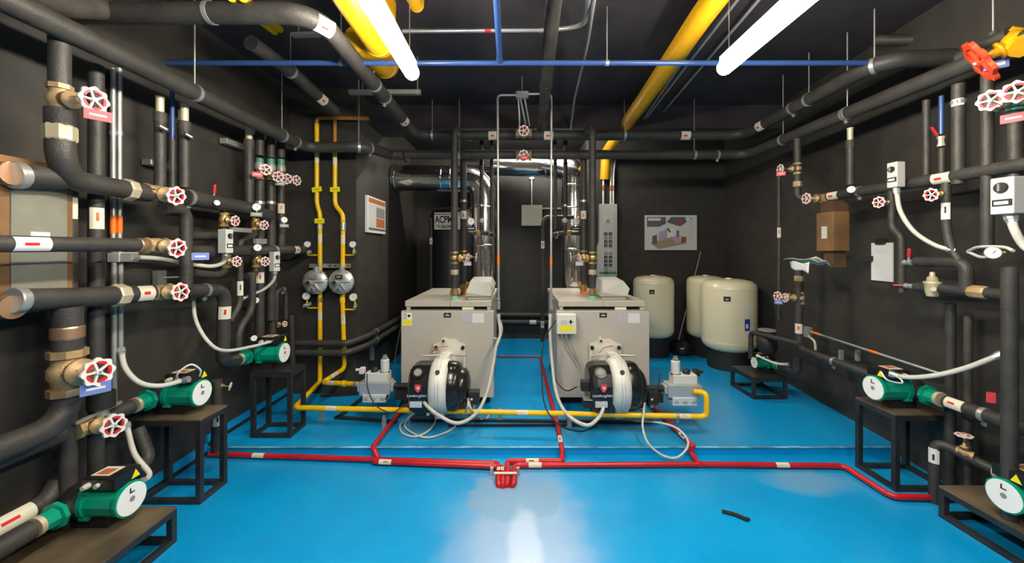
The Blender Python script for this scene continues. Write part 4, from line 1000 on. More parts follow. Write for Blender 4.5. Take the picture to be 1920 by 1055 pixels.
mb = MB(); mb.bar((-0.06, 0.03, 0.006), (0.0, 0.0, 0.008), 0.026, 0.006, 'blackmatte').bar((0.0, 0.0, 0.008), (0.05, -0.045, 0.006), 0.026, 0.006, 'blackmatte').bar((0.03, -0.04, 0.01), (0.062, -0.035, 0.006), 0.02, 0.005, 'blackmatte')
o = mb.build('floor_debris'); o.location = G(1378, 966, 0.002); tag(o, 'small dark scrap lying alone on the blue floor at lower right', 'scrap')

# ================================================================== BURNER HOSES AND CABLES
def hose(label, pts, r=0.012, m='hose_grey', name='flexible_conduit', cat='flexible conduit', fit=True):
    if not fit: return pipe(name, label, pts, r, m, cat=cat, hose=True, seg=10)
    t = thing(name, label, cat, pts[0], world=True)
    path = smooth(pts); MB().tube(path, r, m, 10).build('hose_run', t)
    for p, q in ((path[0], path[2]), (path[-1], path[-3])):
        d = (V(q) - V(p)).normalized(); MB().steps(p - d * r * 0.5, d, [(0, r * 1.5), (r * 2, r * 1.5), (r * 2.05, r * 1.2), (r * 3, r * 1.2)], 'galv', 8).build('connector', t)
    return t
hose('thick pale hose looping from the left boiler side to the left burner plug', [W(934, 590, 3.6), W(938, 625, 3.56), W(930, 650, 3.5), W(925, 680, 3.45), W(913, 735, 3.3), W(892, 775, 3.1), W(858, 793, 2.98), W(822, 778, 2.98), W(800, 760, 3.02), W(792, 746, 3.08)], 0.0145)
hose('short pale hose loop beside the left boiler upper corner', [W(934, 592, 3.62), W(941, 615, 3.6), W(936, 634, 3.6), W(926, 634, 3.62)], 0.011, fit=False)
hose('pale hose looping from the left side of the right boiler to the right burner plug', [W(1032, 590, 3.6), W(1031, 620, 3.55), W(1035, 680, 3.45), W(1044, 740, 3.25), W(1065, 778, 3.05), W(1100, 797, 2.96), W(1122, 783, 2.98), W(1131, 765, 3.02), W(1132, 748, 3.08)], 0.0145)
hose('thin pale cable coiled on the platform below the left burner', [W(878, 748, 3.1), W(876, 765, 3.06), G(862, 786, 0.075), G(845, 806, 0.07), G(800, 820, 0.07), G(765, 806, 0.07), G(760, 793, 0.07), G(775, 777, 0.075), G(800, 773, 0.075), G(817, 783, 0.075), G(806, 805, 0.08), G(780, 818, 0.07), G(755, 812, 0.07), G(750, 798, 0.07), G(754, 792, 0.075)], 0.008)
hose('short pale cable hooking right below the left burner', [W(879, 752, 3.1), W(884, 768, 3.06), G(903, 786, 0.08), G(913, 784, 0.08), G(917, 776, 0.08)], 0.009, fit=False)
hose('pale cable looping over the platform edge below the right burner', [W(1209, 752, 3.1), W(1207, 775, 3.0), W(1205, 800, 2.92), W(1215, 830, 2.84), W(1240, 852, 2.80), W(1268, 858, 2.78), W(1288, 840, 2.80), W(1288, 822, 2.86), W(1268, 802, 2.95), W(1235, 792, 3.02), G(1190, 789, 0.08), G(1125, 786, 0.08)], 0.0085)
hose('thin black cable hanging from the left gas block', [W(688, 700, 3.25), W(690, 730, 3.2), W(705, 760, 3.12), W(735, 773, 3.1), W(757, 757, 3.15), W(762, 745, 3.2)], 0.0045, 'blackmatte', 'cable', 'cable', False)
hose('thin black cable hanging behind the left gas block by the boiler', [W(752, 610, 3.6), W(742, 660, 3.5), W(738, 705, 3.4), W(728, 740, 3.3), W(722, 748, 3.25)], 0.0045, 'blackmatte', 'cable', 'cable', False)
hose('black cable pair looping left of the right boiler down to the platform', [W(1042, 600, 3.5), W(1020, 640, 3.4), W(1016, 700, 3.3), W(1022, 760, 3.1), W(1050, 797, 2.98), G(1090, 808, 0.07), G(1118, 798, 0.07)], 0.006, 'blackmatte', 'cable', 'cable', False)
hose('black cable running from the right boiler side to the burner relay', [W(1036, 680, 3.45), W(1044, 715, 3.35), W(1062, 732, 3.25), W(1082, 725, 3.15)], 0.005, 'blackmatte', 'cable', 'cable', False)
hose('thin black cable hanging from the right gas block', [W(1238, 700, 3.2), W(1232, 740, 3.15), W(1228, 765, 3.1), W(1218, 778, 3.06), W(1205, 779, 3.1)], 0.0045, 'blackmatte', 'cable', 'cable', False)

# ================================================================== PUMPS AND STANDS
def make_pump():
    t = thing('circulation_pump', 'x', 'pump', (0, 0, 0), group='green circulation pumps')
    # local: motor along +X, pipe along Y
    mb = MB(); mb.lathe((0, 0, 0), (1, 0, 0), [(-0.06, 0.05), (-0.05, 0.075), (0.02, 0.085), (0.04, 0.07)], 'blackmatte', 24)
    mb.lathe((0, -0.12, 0), (0, 1, 0), [(0, 0.036), (0.05, 0.045), (0.19, 0.045), (0.24, 0.036)], 'blackmatte', 20); mb.build('volute', t)
    mb = MB()
    ro = 0.082
    mb.lathe((0.04, 0, 0), (1, 0, 0), [(0, ro * 1.04), (0.025, ro * 1.04)], 'green', 16)
    mb.lathe((0.065, 0, 0), (1, 0, 0), [(0, ro * 0.93), (0.13, ro * 0.93), (0.15, ro), (0.165, ro)], 'green', 12, smooth=False)
    for a in (0.8, 2.3, 4.0, 5.5): mb.cyl((0.038, math.cos(a) * ro, math.sin(a) * ro), (0.075, math.cos(a) * ro, math.sin(a) * ro), 0.012, 'green', 8)
    mb.build('motor', t)
    mb = MB(); mb.cyl((0.228, 0, 0), (0.233, 0, 0), ro * 0.90, 'dial', 28); mb.cyl((0.233, 0, 0), (0.235, 0, 0), ro * 0.16, 'grey_mid', 12)
    mb.box((0.232, -0.012, 0.03), (0.2345, -0.006, 0.055), 'blackmatte').box((0.232, -0.012, 0.03), (0.2345, 0.012, 0.036), 'blackmatte'); mb.build('end_plate', t)
    mb = MB(); mb.box((0.05, -0.065, 0.075), (0.215, 0.065, 0.135), 'blackplastic'); mb.build('terminal_box', t, 0.006)
    mb = MB(); mb.box((0.07, -0.04, 0.1355), (0.16, 0.04, 0.137), 'marker'); mb.box((0.085, -0.03, 0.1372), (0.145, 0.02, 0.1376), 'rust'); mb.build('top_label', t)
    mb = MB(); mb.prism([(-0.022, -0.018), (0.022, -0.018), (0, 0.022)], (0.2155, 0.035, 0.105), (0, 1, 0), (0, 0, 1), (0.0015, 0, 0), 'yellow_tag'); mb.build('warning_triangle', t)
    for yy in (-1, 1):
        MB().steps((0.09, yy * 0.065, 0.105), (0, yy, 0), [(0, 0.014), (0.018, 0.014), (0.019, 0.011), (0.03, 0.011)], 'hose_grey', 10).build('cable_gland', t)
        MB().steps((0.135, yy * 0.065, 0.105), (0, yy, 0), [(0, 0.011), (0.015, 0.011)], 'hose_grey', 10).build('cable_gland', t)
    for yy in (-1, 1):
        mb = MB(); mb.lathe((0, yy * 0.115, 0), (0, yy, 0), [(0, 0.062), (0.018, 0.062), (0.02, 0.045), (0.07, 0.040)], 'green', 8, smooth=False); mb.build('flange', t)
        mb = MB(); mb.steps((0, yy * 0.185, 0), (0, yy, 0), [(0, 0.044), (0.02, 0.044)], 'bare_fitting', 20); mb.build('collar', t)
    MB().box((-0.03, -0.03, -0.125), (0.14, 0.03, -0.075), 'blackmatte').build('foot', t)
    return t
pump0 = make_pump()
pumps = [((-2.20, 2.42, 0.64), 0, 'green circulation pump on the middle stand at the left wall'),
         ((-2.125, 1.90, 0.31), 0, 'green circulation pump nearest the viewer at the left wall, on the low bench'),
         ((-2.10, 3.12, 0.705), 0, 'green circulation pump furthest back at the left wall, above the platform stand'),
         ((2.62, 2.56, 0.62), PI, 'green circulation pump on the tall stand at the right wall'),
         ((2.69, 1.93, 0.305), PI, 'green circulation pump at the right picture edge, on the low bench'),
         ((2.66, 4.0, 0.365), PI, 'small green circulation pump on the low platform stand before the cream tanks')]
for i, (loc, rz, lb) in enumerate(pumps):
    if i == 0: p = pump0; p.location = loc; p['label'] = lb; p.rotation_euler = (0, 0, rz)
    else: p = copy_tree(pump0, loc, lb, rz)
    if i == 5: p.scale = (0.72, 0.72, 0.72)
def stand(x0, x1, y0, y1, z0, zt, label, top='bench_plate'):
    t = thing('pump_stand', label, 'stand', ((x0 + x1) / 2, (y0 + y1) / 2, z0), group='black steel pump stands', world=True)
    b = 0.03
    MB().box((x0, y0, zt - 0.012), (x1, y1, zt), top).build('top_plate', t, 0.002)
    mb = MB()
    for a, c_ in (((x0, y0), (x1, y0 + b)), ((x0, y1 - b), (x1, y1)), ((x0, y0 + b), (x0 + b, y1 - b)), ((x1 - b, y0 + b), (x1, y1 - b))): mb.box((*a, zt - 0.042), (*c_, zt - 0.012), 'blacksteel')
    mb.build('top_frame', t)
    for x_ in (x0, x1 - b):
        for y_ in (y0, y1 - b): MB().box((x_, y_, z0), (x_ + b, y_ + b, zt - 0.042), 'blacksteel').build('leg', t)
    mb = MB()
    for a, c_ in (((x0 + b, y0), (x1 - b, y0 + b)), ((x0 + b, y1 - b), (x1 - b, y1)), ((x0, y0 + b), (x0 + b, y1 - b)), ((x1 - b, y0 + b), (x1, y1 - b))): mb.box((*a, z0), (*c_, z0 + 0.028), 'blacksteel')
    mb.build('bottom_frame', t)
stand(-2.29, -1.90, 2.32, 2.54, 0, 0.515, 'black steel stand under the middle left pump')
stand(-2.29, -1.785, 1.25, 2.03, 0, 0.185, 'low black steel bench in the lower left corner')
stand(-2.08, -1.76, 3.02, 3.24, PLAT, 0.58, 'black steel stand on the platform under the rear left pump', 'blacksteel')
stand(2.42, 2.78, 2.44, 2.73, 0, 0.495, 'tall black steel stand under the right wall pump')
stand(2.45, 2.76, 1.25, 2.22, 0, 0.18, 'low black steel bench in the lower right corner')
stand(2.36, 2.70, 3.80, 4.20, PLAT, 0.275, 'low black steel stand on the platform before the cream tanks', 'blacksteel')

# ================================================================== LEFT WALL
XL = -2.1
pipe('insulated_pipe', 'thick black riser nearest the viewer on the left wall, upper part', [V((-2.05, 1.73, 2.52)), V((-2.05, 1.73, 2.28))], 0.056, 'foam', cat='pipe')
valve('big bronze valve with a red tag at the top of the nearest left riser', W(112, 187, 1.73), (0, 0, 1), W(176, 187, 1.70), 0.056, 0.054, 'bronze', tagc='red_tag', tagpos=(0.03, -0.01, -0.06), group='handwheel valves')
pipe('insulated_pipe', 'thick black riser bending right into the upper left line before its bronze valve', [W(112, 205, 1.73), W(114, 300, 1.73), W(135, 338, 1.80), A(215, 352, XL), A(278, 362, XL)], 0.056, 'foam', 0.1,
     unions=[(W(112, 250, 1.73), 0.07, 'bare_fitting', 1.12), (A(240, 352, XL), 0.05, 'bare_fitting', 1.2)])
pipe('insulated_pipe', 'short thick black pipe joining the heat exchanger top port to the upper left elbow', [A(28, 328, XL), A(118, 334, XL)], 0.058, 'foam', unions=[(A(32, 328, XL), 0.035, 'galv', 1.12)])
valve('bronze valve on the upper left pipe line', A(294, 363, XL), (0, 1, -0.0), A(330, 367, -1.965), 0.050, 0.052, 'bronze', group='handwheel valves')
pipe('insulated_pipe', 'thick black pipe continuing right from the upper left valve to the risers', [A(345, 369, XL), A(470, 391, XL), A(500, 405, XL)], 0.058, 'foam', 0.08, clamps=[A(352, 369, XL)])
pipe('insulated_pipe', 'lower left thick black pipe from the heat exchanger, through the lower valve', [A(28, 563, XL), A(150, 558, XL), A(282, 549, XL)], 0.056, 'foam', 0.06,
     unions=[(A(32, 563, XL), 0.035, 'galv', 1.12), (A(222, 553, XL), 0.06, 'bare_fitting', 1.2)], marks=[A(262, 550, XL)])
valve('bronze valve on the lower left pipe line', A(300, 548, XL), (0, 1, 0), A(338, 547, -1.965), 0.048, 0.052, 'bronze', group='handwheel valves')
pipe('insulated_pipe', 'black pipe right of the lower left valve turning down to the rear left pump', [A(345, 545, XL), V((XL, 2.785, 1.25)), V((-2.12, 2.785, 0.72)), V((-2.105, 2.93, 0.705))], 0.055, 'foam', 0.11, marks=[A(424, 586, -2.08)], clamps=[A(384, 545, XL)])
d_ = 1.804
pipe('insulated_pipe', 'thick black pipe dropping from the lower left elbow and turning to the viewer', [W(127, 575, d_), W(127, 790, d_), V((-2.1, 1.2, 0.72))], 0.060, 'foam', 0.14, unions=[(W(127, 623, d_), 0.06, 'copper', 1.08)], cat='pipe')
valve('big bronze valve with a blue tag on the lower left drop pipe', W(127, 697, d_), (0, 0, 1), W(184, 697, d_ - 0.03), 0.088, 0.062, 'bronze', tagc='blue_tag', tagpos=(0.0, -0.01, -0.06), group='handwheel valves')
pipe('insulated_pipe', 'black riser against the left wall behind the nearest drop pipe', [V((-2.2, 1.893, 1.83)), V((-2.2, 1.893, 0.06))], 0.05, 'foam', marks=[A(136, 389, -2.17)], mark_len=0.11, mark_bar='rust')
pipe('insulated_pipe', 'second black riser from the viewer on the left wall', [V((-2.18, 2.0, 2.5)), V((-2.18, 2.0, 0.06))], 0.047, 'foam', marks=[A(187, 409, -2.14)], mark_len=0.11, mark_bar='rust')
XP = -1.98
pipe('insulated_pipe', 'horizontal black pipe at eye level on the left wall with a red and white marker', [A(-90, 456, XP), A(262, 459, XP)], 0.038, 'foam', marks=[A(50, 458, XP)], mark_len=0.12, mark_base='paper', unions=[(A(268, 459, XP), 0.03, 'copper', 1.1)])
valve('bronze valve with a blue tag on the eye level left pipe', A(293, 460, XP), (0, 1, 0), A(332, 465, -1.85), 0.042, 0.050, 'bronze', tagc='blue_tag', tagpos=(0.03, 0.12, -0.035), group='handwheel valves')
pipe('insulated_pipe', 'black pipe running right at eye level behind the switch boxes to the wall corner', [A(352, 472, XL), A(572, 468, XL)], 0.048, 'foam', marks=[A(553, 467, -2.09)], clamps=[A(513, 467, XL)], mark_len=0.08)
# heat exchanger left
x0_, x1_ = -2.31, -2.15
t = thing('heat_exchanger', 'brown cased plate heat exchanger at the left picture edge', 'heat exchanger', (-2.23, 1.72, 1.2), world=True)
MB().box((x0_, 1.60, 1.26), (x1_, 1.87, 1.94), 'brown_case').build('case', t, 0.004)
MB().box((x1_, 1.635, 1.30), (x1_ + 0.006, 1.84, 1.86), 'plate_grey').build('side_plate', t)
MB().box((x1_ + 0.006, 1.70, 1.58), (x1_ + 0.009, 1.77, 1.62), 'paper').build('rating_label', t)
for z_ in (1.86, 1.30): MB().cyl((-2.1, 1.61, z_), (-2.14, 1.61, z_), 0.05, 'copper', 16).build('port', t)
# left conduits with box
for px, lb, low in ((212, 'left', 762), (224, 'right', 655)):
    xx = -2.285; d = xx * F / (px - 965)
    pipe('conduit', '%s of two grey conduits on the left wall above their joint box' % lb, [W(px, 128, d), W(px, 472, d)], 0.0125, 'galv', cat='conduit', bands=[(W(px, 421, d), 0.10, 'orange')], clamps=[W(px, 250, d)], group='paired conduits on the left wall')
    pipe('conduit', '%s of two grey conduits below the left wall joint box' % lb, [W(px + 2, 492, d), W(px + 2, low, d)], 0.0125, 'galv_dull', cat='conduit', group='lower paired conduits on the left wall')
c = A(227, 482, -2.28)
t = thing('junction_box', 'small grey joint box on the left wall between the upper and lower conduits', 'junction box', c, world=True)
MB().box(c + V((-0.035, -0.045, -0.028)), c + V((0.035, 0.07, 0.028)), 'box_grey').build('box', t, 0.004)
MB().box(c + V((0.035, -0.04, -0.024)), c + V((0.038, 0.065, 0.024)), 'galv').build('lid', t)
hose('grey flexible conduit curving from the left wall to the middle left pump', [A(227, 655, -2.26), A(235, 690, -2.2), A(262, 717, -2.12), A(300, 723, -2.06), W(340, 714, 2.32), W(352, 711, 2.33)], 0.0135)
hose('grey flexible conduit running down to the nearest left pump', [A(237, 795, -2.2), A(252, 850, -2.1), A(280, 888, -2.0), A(262, 905, -1.98)], 0.013)
hose('white looped cable on the middle left pump', [V((-2.065, 2.345, 0.745)), V((-2.03, 2.32, 0.80)), V((-1.99, 2.36, 0.835)), V((-1.965, 2.40, 0.79)), V((-1.985, 2.42, 0.745))], 0.0055, 'paper', 'cable', 'cable', False)
hose('grey flexible conduit sagging from the lower left pipe to the rear left pump', [A(362, 555, -2.2), A(367, 600, -2.15), A(390, 640, -2.05), A(420, 657, -2.0), A(470, 650, -1.98), W(508, 640, 3.06), W(514, 638, 3.07)], 0.0115)
hose('grey flexible conduit under the left switch box', [A(422, 478, -2.04), A(418, 492, -2.05), A(395, 499, -2.1), A(352, 494, -2.18), A(300, 485, -2.24), A(248, 482, -2.25)], 0.014, 'hose_grey')
hose('grey flexible conduit under the right switch box', [A(516, 509, -2.02), A(513, 525, -2.04), A(498, 540, -2.1), A(478, 550, -2.16), A(455, 560, -2.22)], 0.012, 'hose_grey')
# insulated drops with copper caps
def capped(px, x, ytop, ycap, ybot, r, label, rc=None, ex=()):
    d = x * F / (px - 965); r = r / math.sqrt(1 + (x / d) ** 2) * 1.08
    t = thing('capped_pipe', label, 'pipe', W(px, ybot, d), world=True)
    MB().tube([W(px, ybot, d), W(px, ycap, d)], r, 'foam', 16).build('pipe_run', t)
    rc = rc or r * 0.72
    MB().steps(W(px, ycap, d), (0, 0, 1), [(0, rc), (W(px, ytop, d).z - W(px, ycap, d).z - 0.01, rc), (W(px, ytop, d).z - W(px, ycap, d).z - 0.009, rc * 1.15), (W(px, ytop, d).z - W(px, ycap, d).z, rc * 1.15)], 'bare_fitting', 18).build('cap', t)
    MB().lathe(W(px, ycap, d) - V((0, 0, 0.06)), (0, 0, 1), [(0, r * 1.1), (0.06, r * 1.1)], 'foam_old', 16).build('collar', t)
    for (tx, ty) in ex:
        q = A(tx, ty, x + 0.06); mb = MB(); a = V((0.3, 1, -0.35)).normalized(); mb.obox(q, a * 0.03, V((0.0015, 0, 0)), V((0, 0.3, 1)).normalized() * 0.013, 'blackmatte'); mb.obox(q + V((0.002, 0, 0)), a * 0.02, V((0.0008, 0, 0)), V((0, 0.3, 1)).normalized() * 0.005, 'paper'); mb.build('tag', t)
    return t
capped(300, -2.15, 181, 211, 352, 0.036, 'left capped black pipe in the group of three on the left wall', ex=((306, 239),))
capped(346, -2.15, 196, 228, 352, 0.038, 'right capped black pipe in the group of three on the left wall', ex=((354, 254),))
capped(467, -2.15, 233, 262, 392, 0.040, 'black pipe with a bare metal section left of the green valves')
d = -2.2 * F / (323 - 965)
pipe('blue_pipe', 'thin blue pipe between the two capped pipes on the left wall', [W(323, 160, d), W(323, 262, d)], 0.0125, 'blue_pipe', cat='blue pipe')
pipe('insulated_pipe', 'thin black pipe under the small blue pipe on the left wall', [W(323, 262, d), W(323, 362, d)], 0.024, 'foam', unions=[(W(323, 270, d), 0.03, 'bare_fitting', 0.9)])
t = thing('wall_bracket', 'galvanised wall bracket behind the left capped pipes', 'bracket', A(300, 303, -2.22), world=True)
MB().box(V((-2.31, A(283, 303, -2.25).y, A(283, 303, -2.25).z - 0.018)), V((-2.25, A(331, 303, -2.25).y, A(283, 303, -2.25).z + 0.018)), 'galv').build('channel', t, 0.003)
t = thing('wall_bracket', 'galvanised wall bracket left of the green valves', 'bracket', A(443, 270, -2.25), world=True)
c = A(443, 270, -2.25); MB().box(c + V((-0.06, -0.1, -0.022)), c + V((0, 0.12, 0.022)), 'galv').build('channel', t, 0.003)
t = thing('wall_bracket', 'galvanised bracket on the wall above the lower left valve', 'bracket', A(305, 520, -2.25), world=True)
c = A(305, 520, -2.27); MB().box(c + V((-0.04, -0.03, -0.045)), c + V((0, 0.03, 0.045)), 'galv').build('channel', t, 0.003); MB().bar(c, c + V((0.1, 0.12, 0)), 0.008, 0.008, 'galv').build('arm', t)
# U pipe
d = -2.06 * F / (349 - 965)
pipe('insulated_pipe', 'black U bend pipe left of the left switch box', [A(304, 391, -2.06), W(349, 391, d), W(349, 540, d)], 0.045, 'foam', 0.1, marks=[])
# level gauge & lever on header
def lever(label, P, tip, mbody='galv', group='ball valves with red levers', ax=(0, 1, 0), r=0.02):
    P, tip = V(P), V(tip); t = thing('ball_valve', label, 'valve', P, group=group, world=True)
    z = V(ax).normalized(); MB().steps(P - z * r * 1.6, z, [(0, r), (r * 0.8, r), (r * 0.82, r * 0.8), (r * 2.4, r * 0.8), (r * 2.42, r), (r * 3.2, r)], mbody, 8).build('body', t)
    d = (tip - P); mb = MB(); mb.bar(P + d * 0.1, P + d * 0.45, r * 0.5, r * 0.2, 'galv'); mb.build('lever_arm', t)
    MB().bar(P + d * 0.38, tip, r * 0.95, r * 0.5, 'red').build('grip', t, r * 0.2); return t
lever('ball valve with an upright red lever on the upper left pipe', A(401, 373, -2.08), A(403, 346, -2.06), r=0.018)
gauge('round gauge on the upper left pipe under the red lever', A(407, 380, -2.03), (0.8, -0.5, 0.1), 0.019, stem=[A(405, 381, -2.07)])
# green topped valves
for i, (px, yt, yb, gtop, vy, wx, wy, lb) in enumerate(((487, 245, 640, 292, 328, 498, 318, 'first'), (508, 252, 600, 296, 330, 521, 331, 'second'), (527, 262, 462, 296, 332, 538, 335, 'third'))):
    x = -2.15; d = x * F / (px - 965)
    pipe('insulated_pipe', '%s black riser above the green valves on the left wall' % lb, [W(px, yt, d), W(px, gtop, d)], 0.040, 'foam')
    pipe('insulated_pipe', '%s black riser below the green valves on the left wall' % lb, [W(px, vy + 10, d), W(px, yb, d)], 0.042 if i < 2 else 0.038, 'foam', clamps=[W(px, 380, d)] if i < 2 else (), marks=[W(px + 3, 391, d)] if i == 2 else ([W(497, 520, d)] if i == 0 else ()))
    t = valve('%s bronze valve with a green sleeve above it on the left wall' % lb, W(px, vy - 3, d), (0, 0, 1), A(wx, wy, -2.03), 0.036, 0.044, 'bronze', tagc=('red_tag', 'blue_tag', 'grey_mid')[i] if i != 1 else None, tagpos=(-0.02, -0.07, -0.04), group='green sleeved valves')
    MB().lathe(W(px, vy - 10, d), (0, 0, 1), [(0, 0.036), (0.03, 0.04), (0.06, 0.032)], 'galv_dull', 16).build('reducer', t)
    MB().lathe(W(px, 315, d), (0, 0, 1), [(0, 0.030), (0.08, 0.030)], 'green_valve', 16).build('sleeve', t)
valve('bronze valve with the wheel furthest right of the green sleeved ones', A(535, 340, -2.15), (0, 0, 1), A(556, 338, -2.02), 0.022, 0.046, 'bronze', group='handwheel valves')
def dropvalve(px, py, wx, wy, x, label, r=0.037, rw=0.038):
    return valve(label, A(px, py, x), (0, 0, 1), A(wx, wy, x + 0.09), r, rw, 'brass', group='small brass valves')
dropvalve(420, 412, 441, 414, -2.12, 'small brass valve above the left switch box')
dropvalve(479, 419, 495, 422, -2.12, 'small brass valve up and right of the left switch box')
dropvalve(424, 489, 444, 490, -2.10, 'small brass valve just under the left switch box')
dropvalve(481, 489, 497, 490, -2.12, 'small brass valve left of the right switch box')
def vz(px, x): return x * F / (px - 965)
pipe('insulated_pipe', 'thin black drop above the left switch box', [A(420, 388, -2.12), A(420, 470, -2.12)], 0.026, 'foam')
pipe('insulated_pipe', 'thin black pipe curving left under the small valve below the left switch box', [A(424, 480, -2.1), A(424, 506, -2.1), A(408, 516, -2.1), A(362, 512, -2.1)], 0.028, 'foam', 0.05)
d = vz(480, -2.12)
pipe('insulated_pipe', 'black pipe bending from the upper small valve down past the white marker to the elbow', [W(480, 398, d), W(480, 440, d), A(462, 446, -2.12), A(450, 452, -2.12), A(450, 570, -2.12), A(430, 603, -2.12)], 0.028, 'foam', 0.06, marks=[A(453, 540, -2.11)], mark_bar='blackmatte', mark_len=0.11)
pipe('insulated_pipe', 'black pipe curving under the valve left of the right switch box', [A(481, 475, -2.12), A(481, 512, -2.12), A(462, 517, -2.12)], 0.028, 'foam', 0.05)
pipe('insulated_pipe', 'black pipe slanting down from the middle of the left pipe group', [A(473, 515, -2.1), A(473, 580, -2.1), A(447, 618, -2.1), A(447, 655, -2.1)], 0.032, 'foam', 0.08, marks=[])
pipe('insulated_pipe', 'black vertical pipe left of the rear left pump terminal box', [A(511, 480, -2.15), A(511, 640, -2.15)], 0.034, 'foam')
pipe('insulated_pipe', 'thin black hooked pipe in the corner right of the left pipe group', [A(518, 600, -2.15), A(518, 545, -2.15), A(532, 541, -2.15), A(536, 550, -2.15), A(536, 598, -2.15)], 0.022, 'foam', 0.05, clamps=[A(531, 541, -2.15)])
pipe('insulated_pipe', 'black pipe dropping behind the rear left pump', [A(546, 590, -2.12), A(549, 700, -2.12)], 0.03, 'foam')
valve('small pink wheeled valve behind the rear left pump', A(522, 608, -2.1), (0, 0, 1), A(534, 607, -2.03), 0.016, 0.025, 'brass', pads='wheel_red', group='small brass valves')
valve('small valve with a red and white wheel right of the middle left pump', A(407, 722, -2.0), (0, 0, 1), A(432, 724, -1.93), 0.02, 0.026, 'brass', group='small brass valves')
pipe('insulated_pipe', 'black vertical pipe right of the middle left pump', [A(407, 712, -2.0), A(407, 770, -2.0), A(404, 845, -2.05)], 0.036, 'foam', marks=[A(392, 797, -2.0)], mark_bar='blackmatte')
gauge('gauge on a black plate at the upper middle of the left pipe group', A(481, 388, -2.02), (0.5, -1, 0), 0.030, stem=[A(468, 388, -2.1)], plate='grey_mid')
gauge('gauge with a dark plate at the right of the left pipe group', A(533, 412, -2.03), (0.75, -0.75, 0), 0.027, stem=[A(524, 412, -2.12)], plate='grey_mid')
gauge('gauge on the eye level pipe between the switch boxes', A(483, 464, -2.0), (0.6, -0.8, 0), 0.028, stem=[A(470, 463, -2.08)])
gauge('small gauge above the rear left pump flange', A(476, 634, -1.98), (0.5, -1, 0), 0.022, stem=[A(468, 634, -2.05)])
gauge('half hidden gauge between the lower black risers at left', A(480, 563, -2.12), (0.6, -1, 0), 0.024, stem=[A(476, 570, -2.16)])
def switchbox(label, c, wd, dp, ht, rz, parts=True):
    t = thing('switch_box', label, 'switch box', c, rz, group='grey pump switch boxes')
    MB().box((-wd / 2, -dp / 2, -ht / 2), (wd / 2, dp / 2, ht / 2), 'box_grey').build('case', t, 0.005)
    mb = MB(); mb.steps((0, -dp / 2, ht * 0.22), (0, -1, 0), [(0, wd * 0.3), (0.012, wd * 0.28)], 'blackmatte', 20); mb.box((-0.004, -dp / 2 - 0.02, ht * 0.22 - wd * 0.2), (0.004, -dp / 2 - 0.01, ht * 0.22 + wd * 0.2), 'grey_mid'); mb.build('rotary_knob', t)
    mb = MB(); mb.box((-wd * 0.4, -dp / 2 - 0.002, -ht * 0.28), (wd * 0.45, -dp / 2, -ht * 0.1), 'blackmatte'); mb.box((-wd * 0.3, -dp / 2 - 0.004, -ht * 0.24), (wd * 0.3, -dp / 2 - 0.001, -ht * 0.15), 'paper'); mb.build('plate', t)
    MB().steps((0, 0, -ht / 2), (0, 0, -1), [(0, 0.018), (0.02, 0.018)], 'galv', 10).build('gland', t)
    return t
switchbox('larger grey switch box with a round knob on the left pipes', A(423, 452, -2.0), 0.06, 0.065, 0.165, 1.45)
switchbox('smaller grey switch box at the right end of the left pipes', A(515, 490, -2.02), 0.06, 0.055, 0.165, 1.3)
c = A(452, 431, -2.05); t = thing('wall_bracket', 'small dark bracket just above the larger grey switch box', 'bracket', c, world=True); MB().obox(c, (0.01, 0.09, 0), (0.012, 0, 0), (0, 0, 0.016), 'galv').build('channel', t)
c = A(488, 452, -2.05); t = thing('wall_bracket', 'small bright bracket right of the larger grey switch box', 'bracket', c, world=True); MB().obox(c, (0.01, 0.05, 0), (0.012, 0, 0), (0, 0, 0.02), 'galv').build('channel', t)
capped(338, -2.2, 206, 232, 352, 0.020, 'slim capped pipe between the blue pipe and the right capped pipe')
pipe('insulated_pipe', 'black pipe running left behind the larger grey switch box, upper one', [A(352, 442, -2.15), A(425, 442, -2.15)], 0.035, 'foam')
pipe('insulated_pipe', 'thick black pipe stub right of the gauge under the capped pipe', [A(480, 398, -2.1), A(505, 404, -2.1)], 0.055, 'foam')
t = thing('wall_bracket', 'small pale bracket at the top of the hooked corner pipe', 'bracket', A(513, 533, -2.25), world=True)
c = A(513, 533, -2.28); MB().box(c + V((-0.04, -0.02, -0.018)), c + V((0.02, 0.02, 0.018)), 'bare_fitting').build('channel', t, 0.003)
# pump lines on the left
pipe('insulated_pipe', 'black pipe to the middle left pump, from the viewer side', [V((-2.2, 1.0, 0.66)), V((-2.2, 1.86, 0.645))], 0.048, 'foam')
valve('bronze valve with a tilted red wheel on the pipe to the middle left pump', A(168, 797, -2.18), (0, 1, 0), A(213, 797, -2.03), 0.046, 0.055, 'bronze', group='handwheel valves')
pipe('insulated_pipe', 'short black pipe between the tilted red wheel and the middle left pump', [V((-2.2, 2.05, 0.64)), V((-2.2, 2.20, 0.64))], 0.044, 'foam')
pipe('insulated_pipe', 'black pipe to the nearest left pump at the lower left picture edge', [V((-2.125, 0.9, 0.31)), V((-2.125, 1.68, 0.31))], 0.05, 'foam')
pipe('insulated_pipe', 'black pipe with a long cream marker at the lower left picture edge', [V((-2.25, 0.9, 0.335)), V((-2.25, 1.85, 0.33)), V((-2.25, 1.9, 0.4))], 0.048, 'foam', marks=[A(32, 982, -2.2)], mark_len=0.16)
pipe('insulated_pipe', 'black elbow pipe behind the nearest left pump', [V((-2.125, 2.12, 0.31)), V((-2.125, 2.24, 0.31)), V((-2.2, 2.24, 0.5))], 0.045, 'foam', 0.07)
t = thing('meter', 'round dark meter with chrome fittings below the blue tag at left', 'meter', A(190, 757, -2.12), world=True)
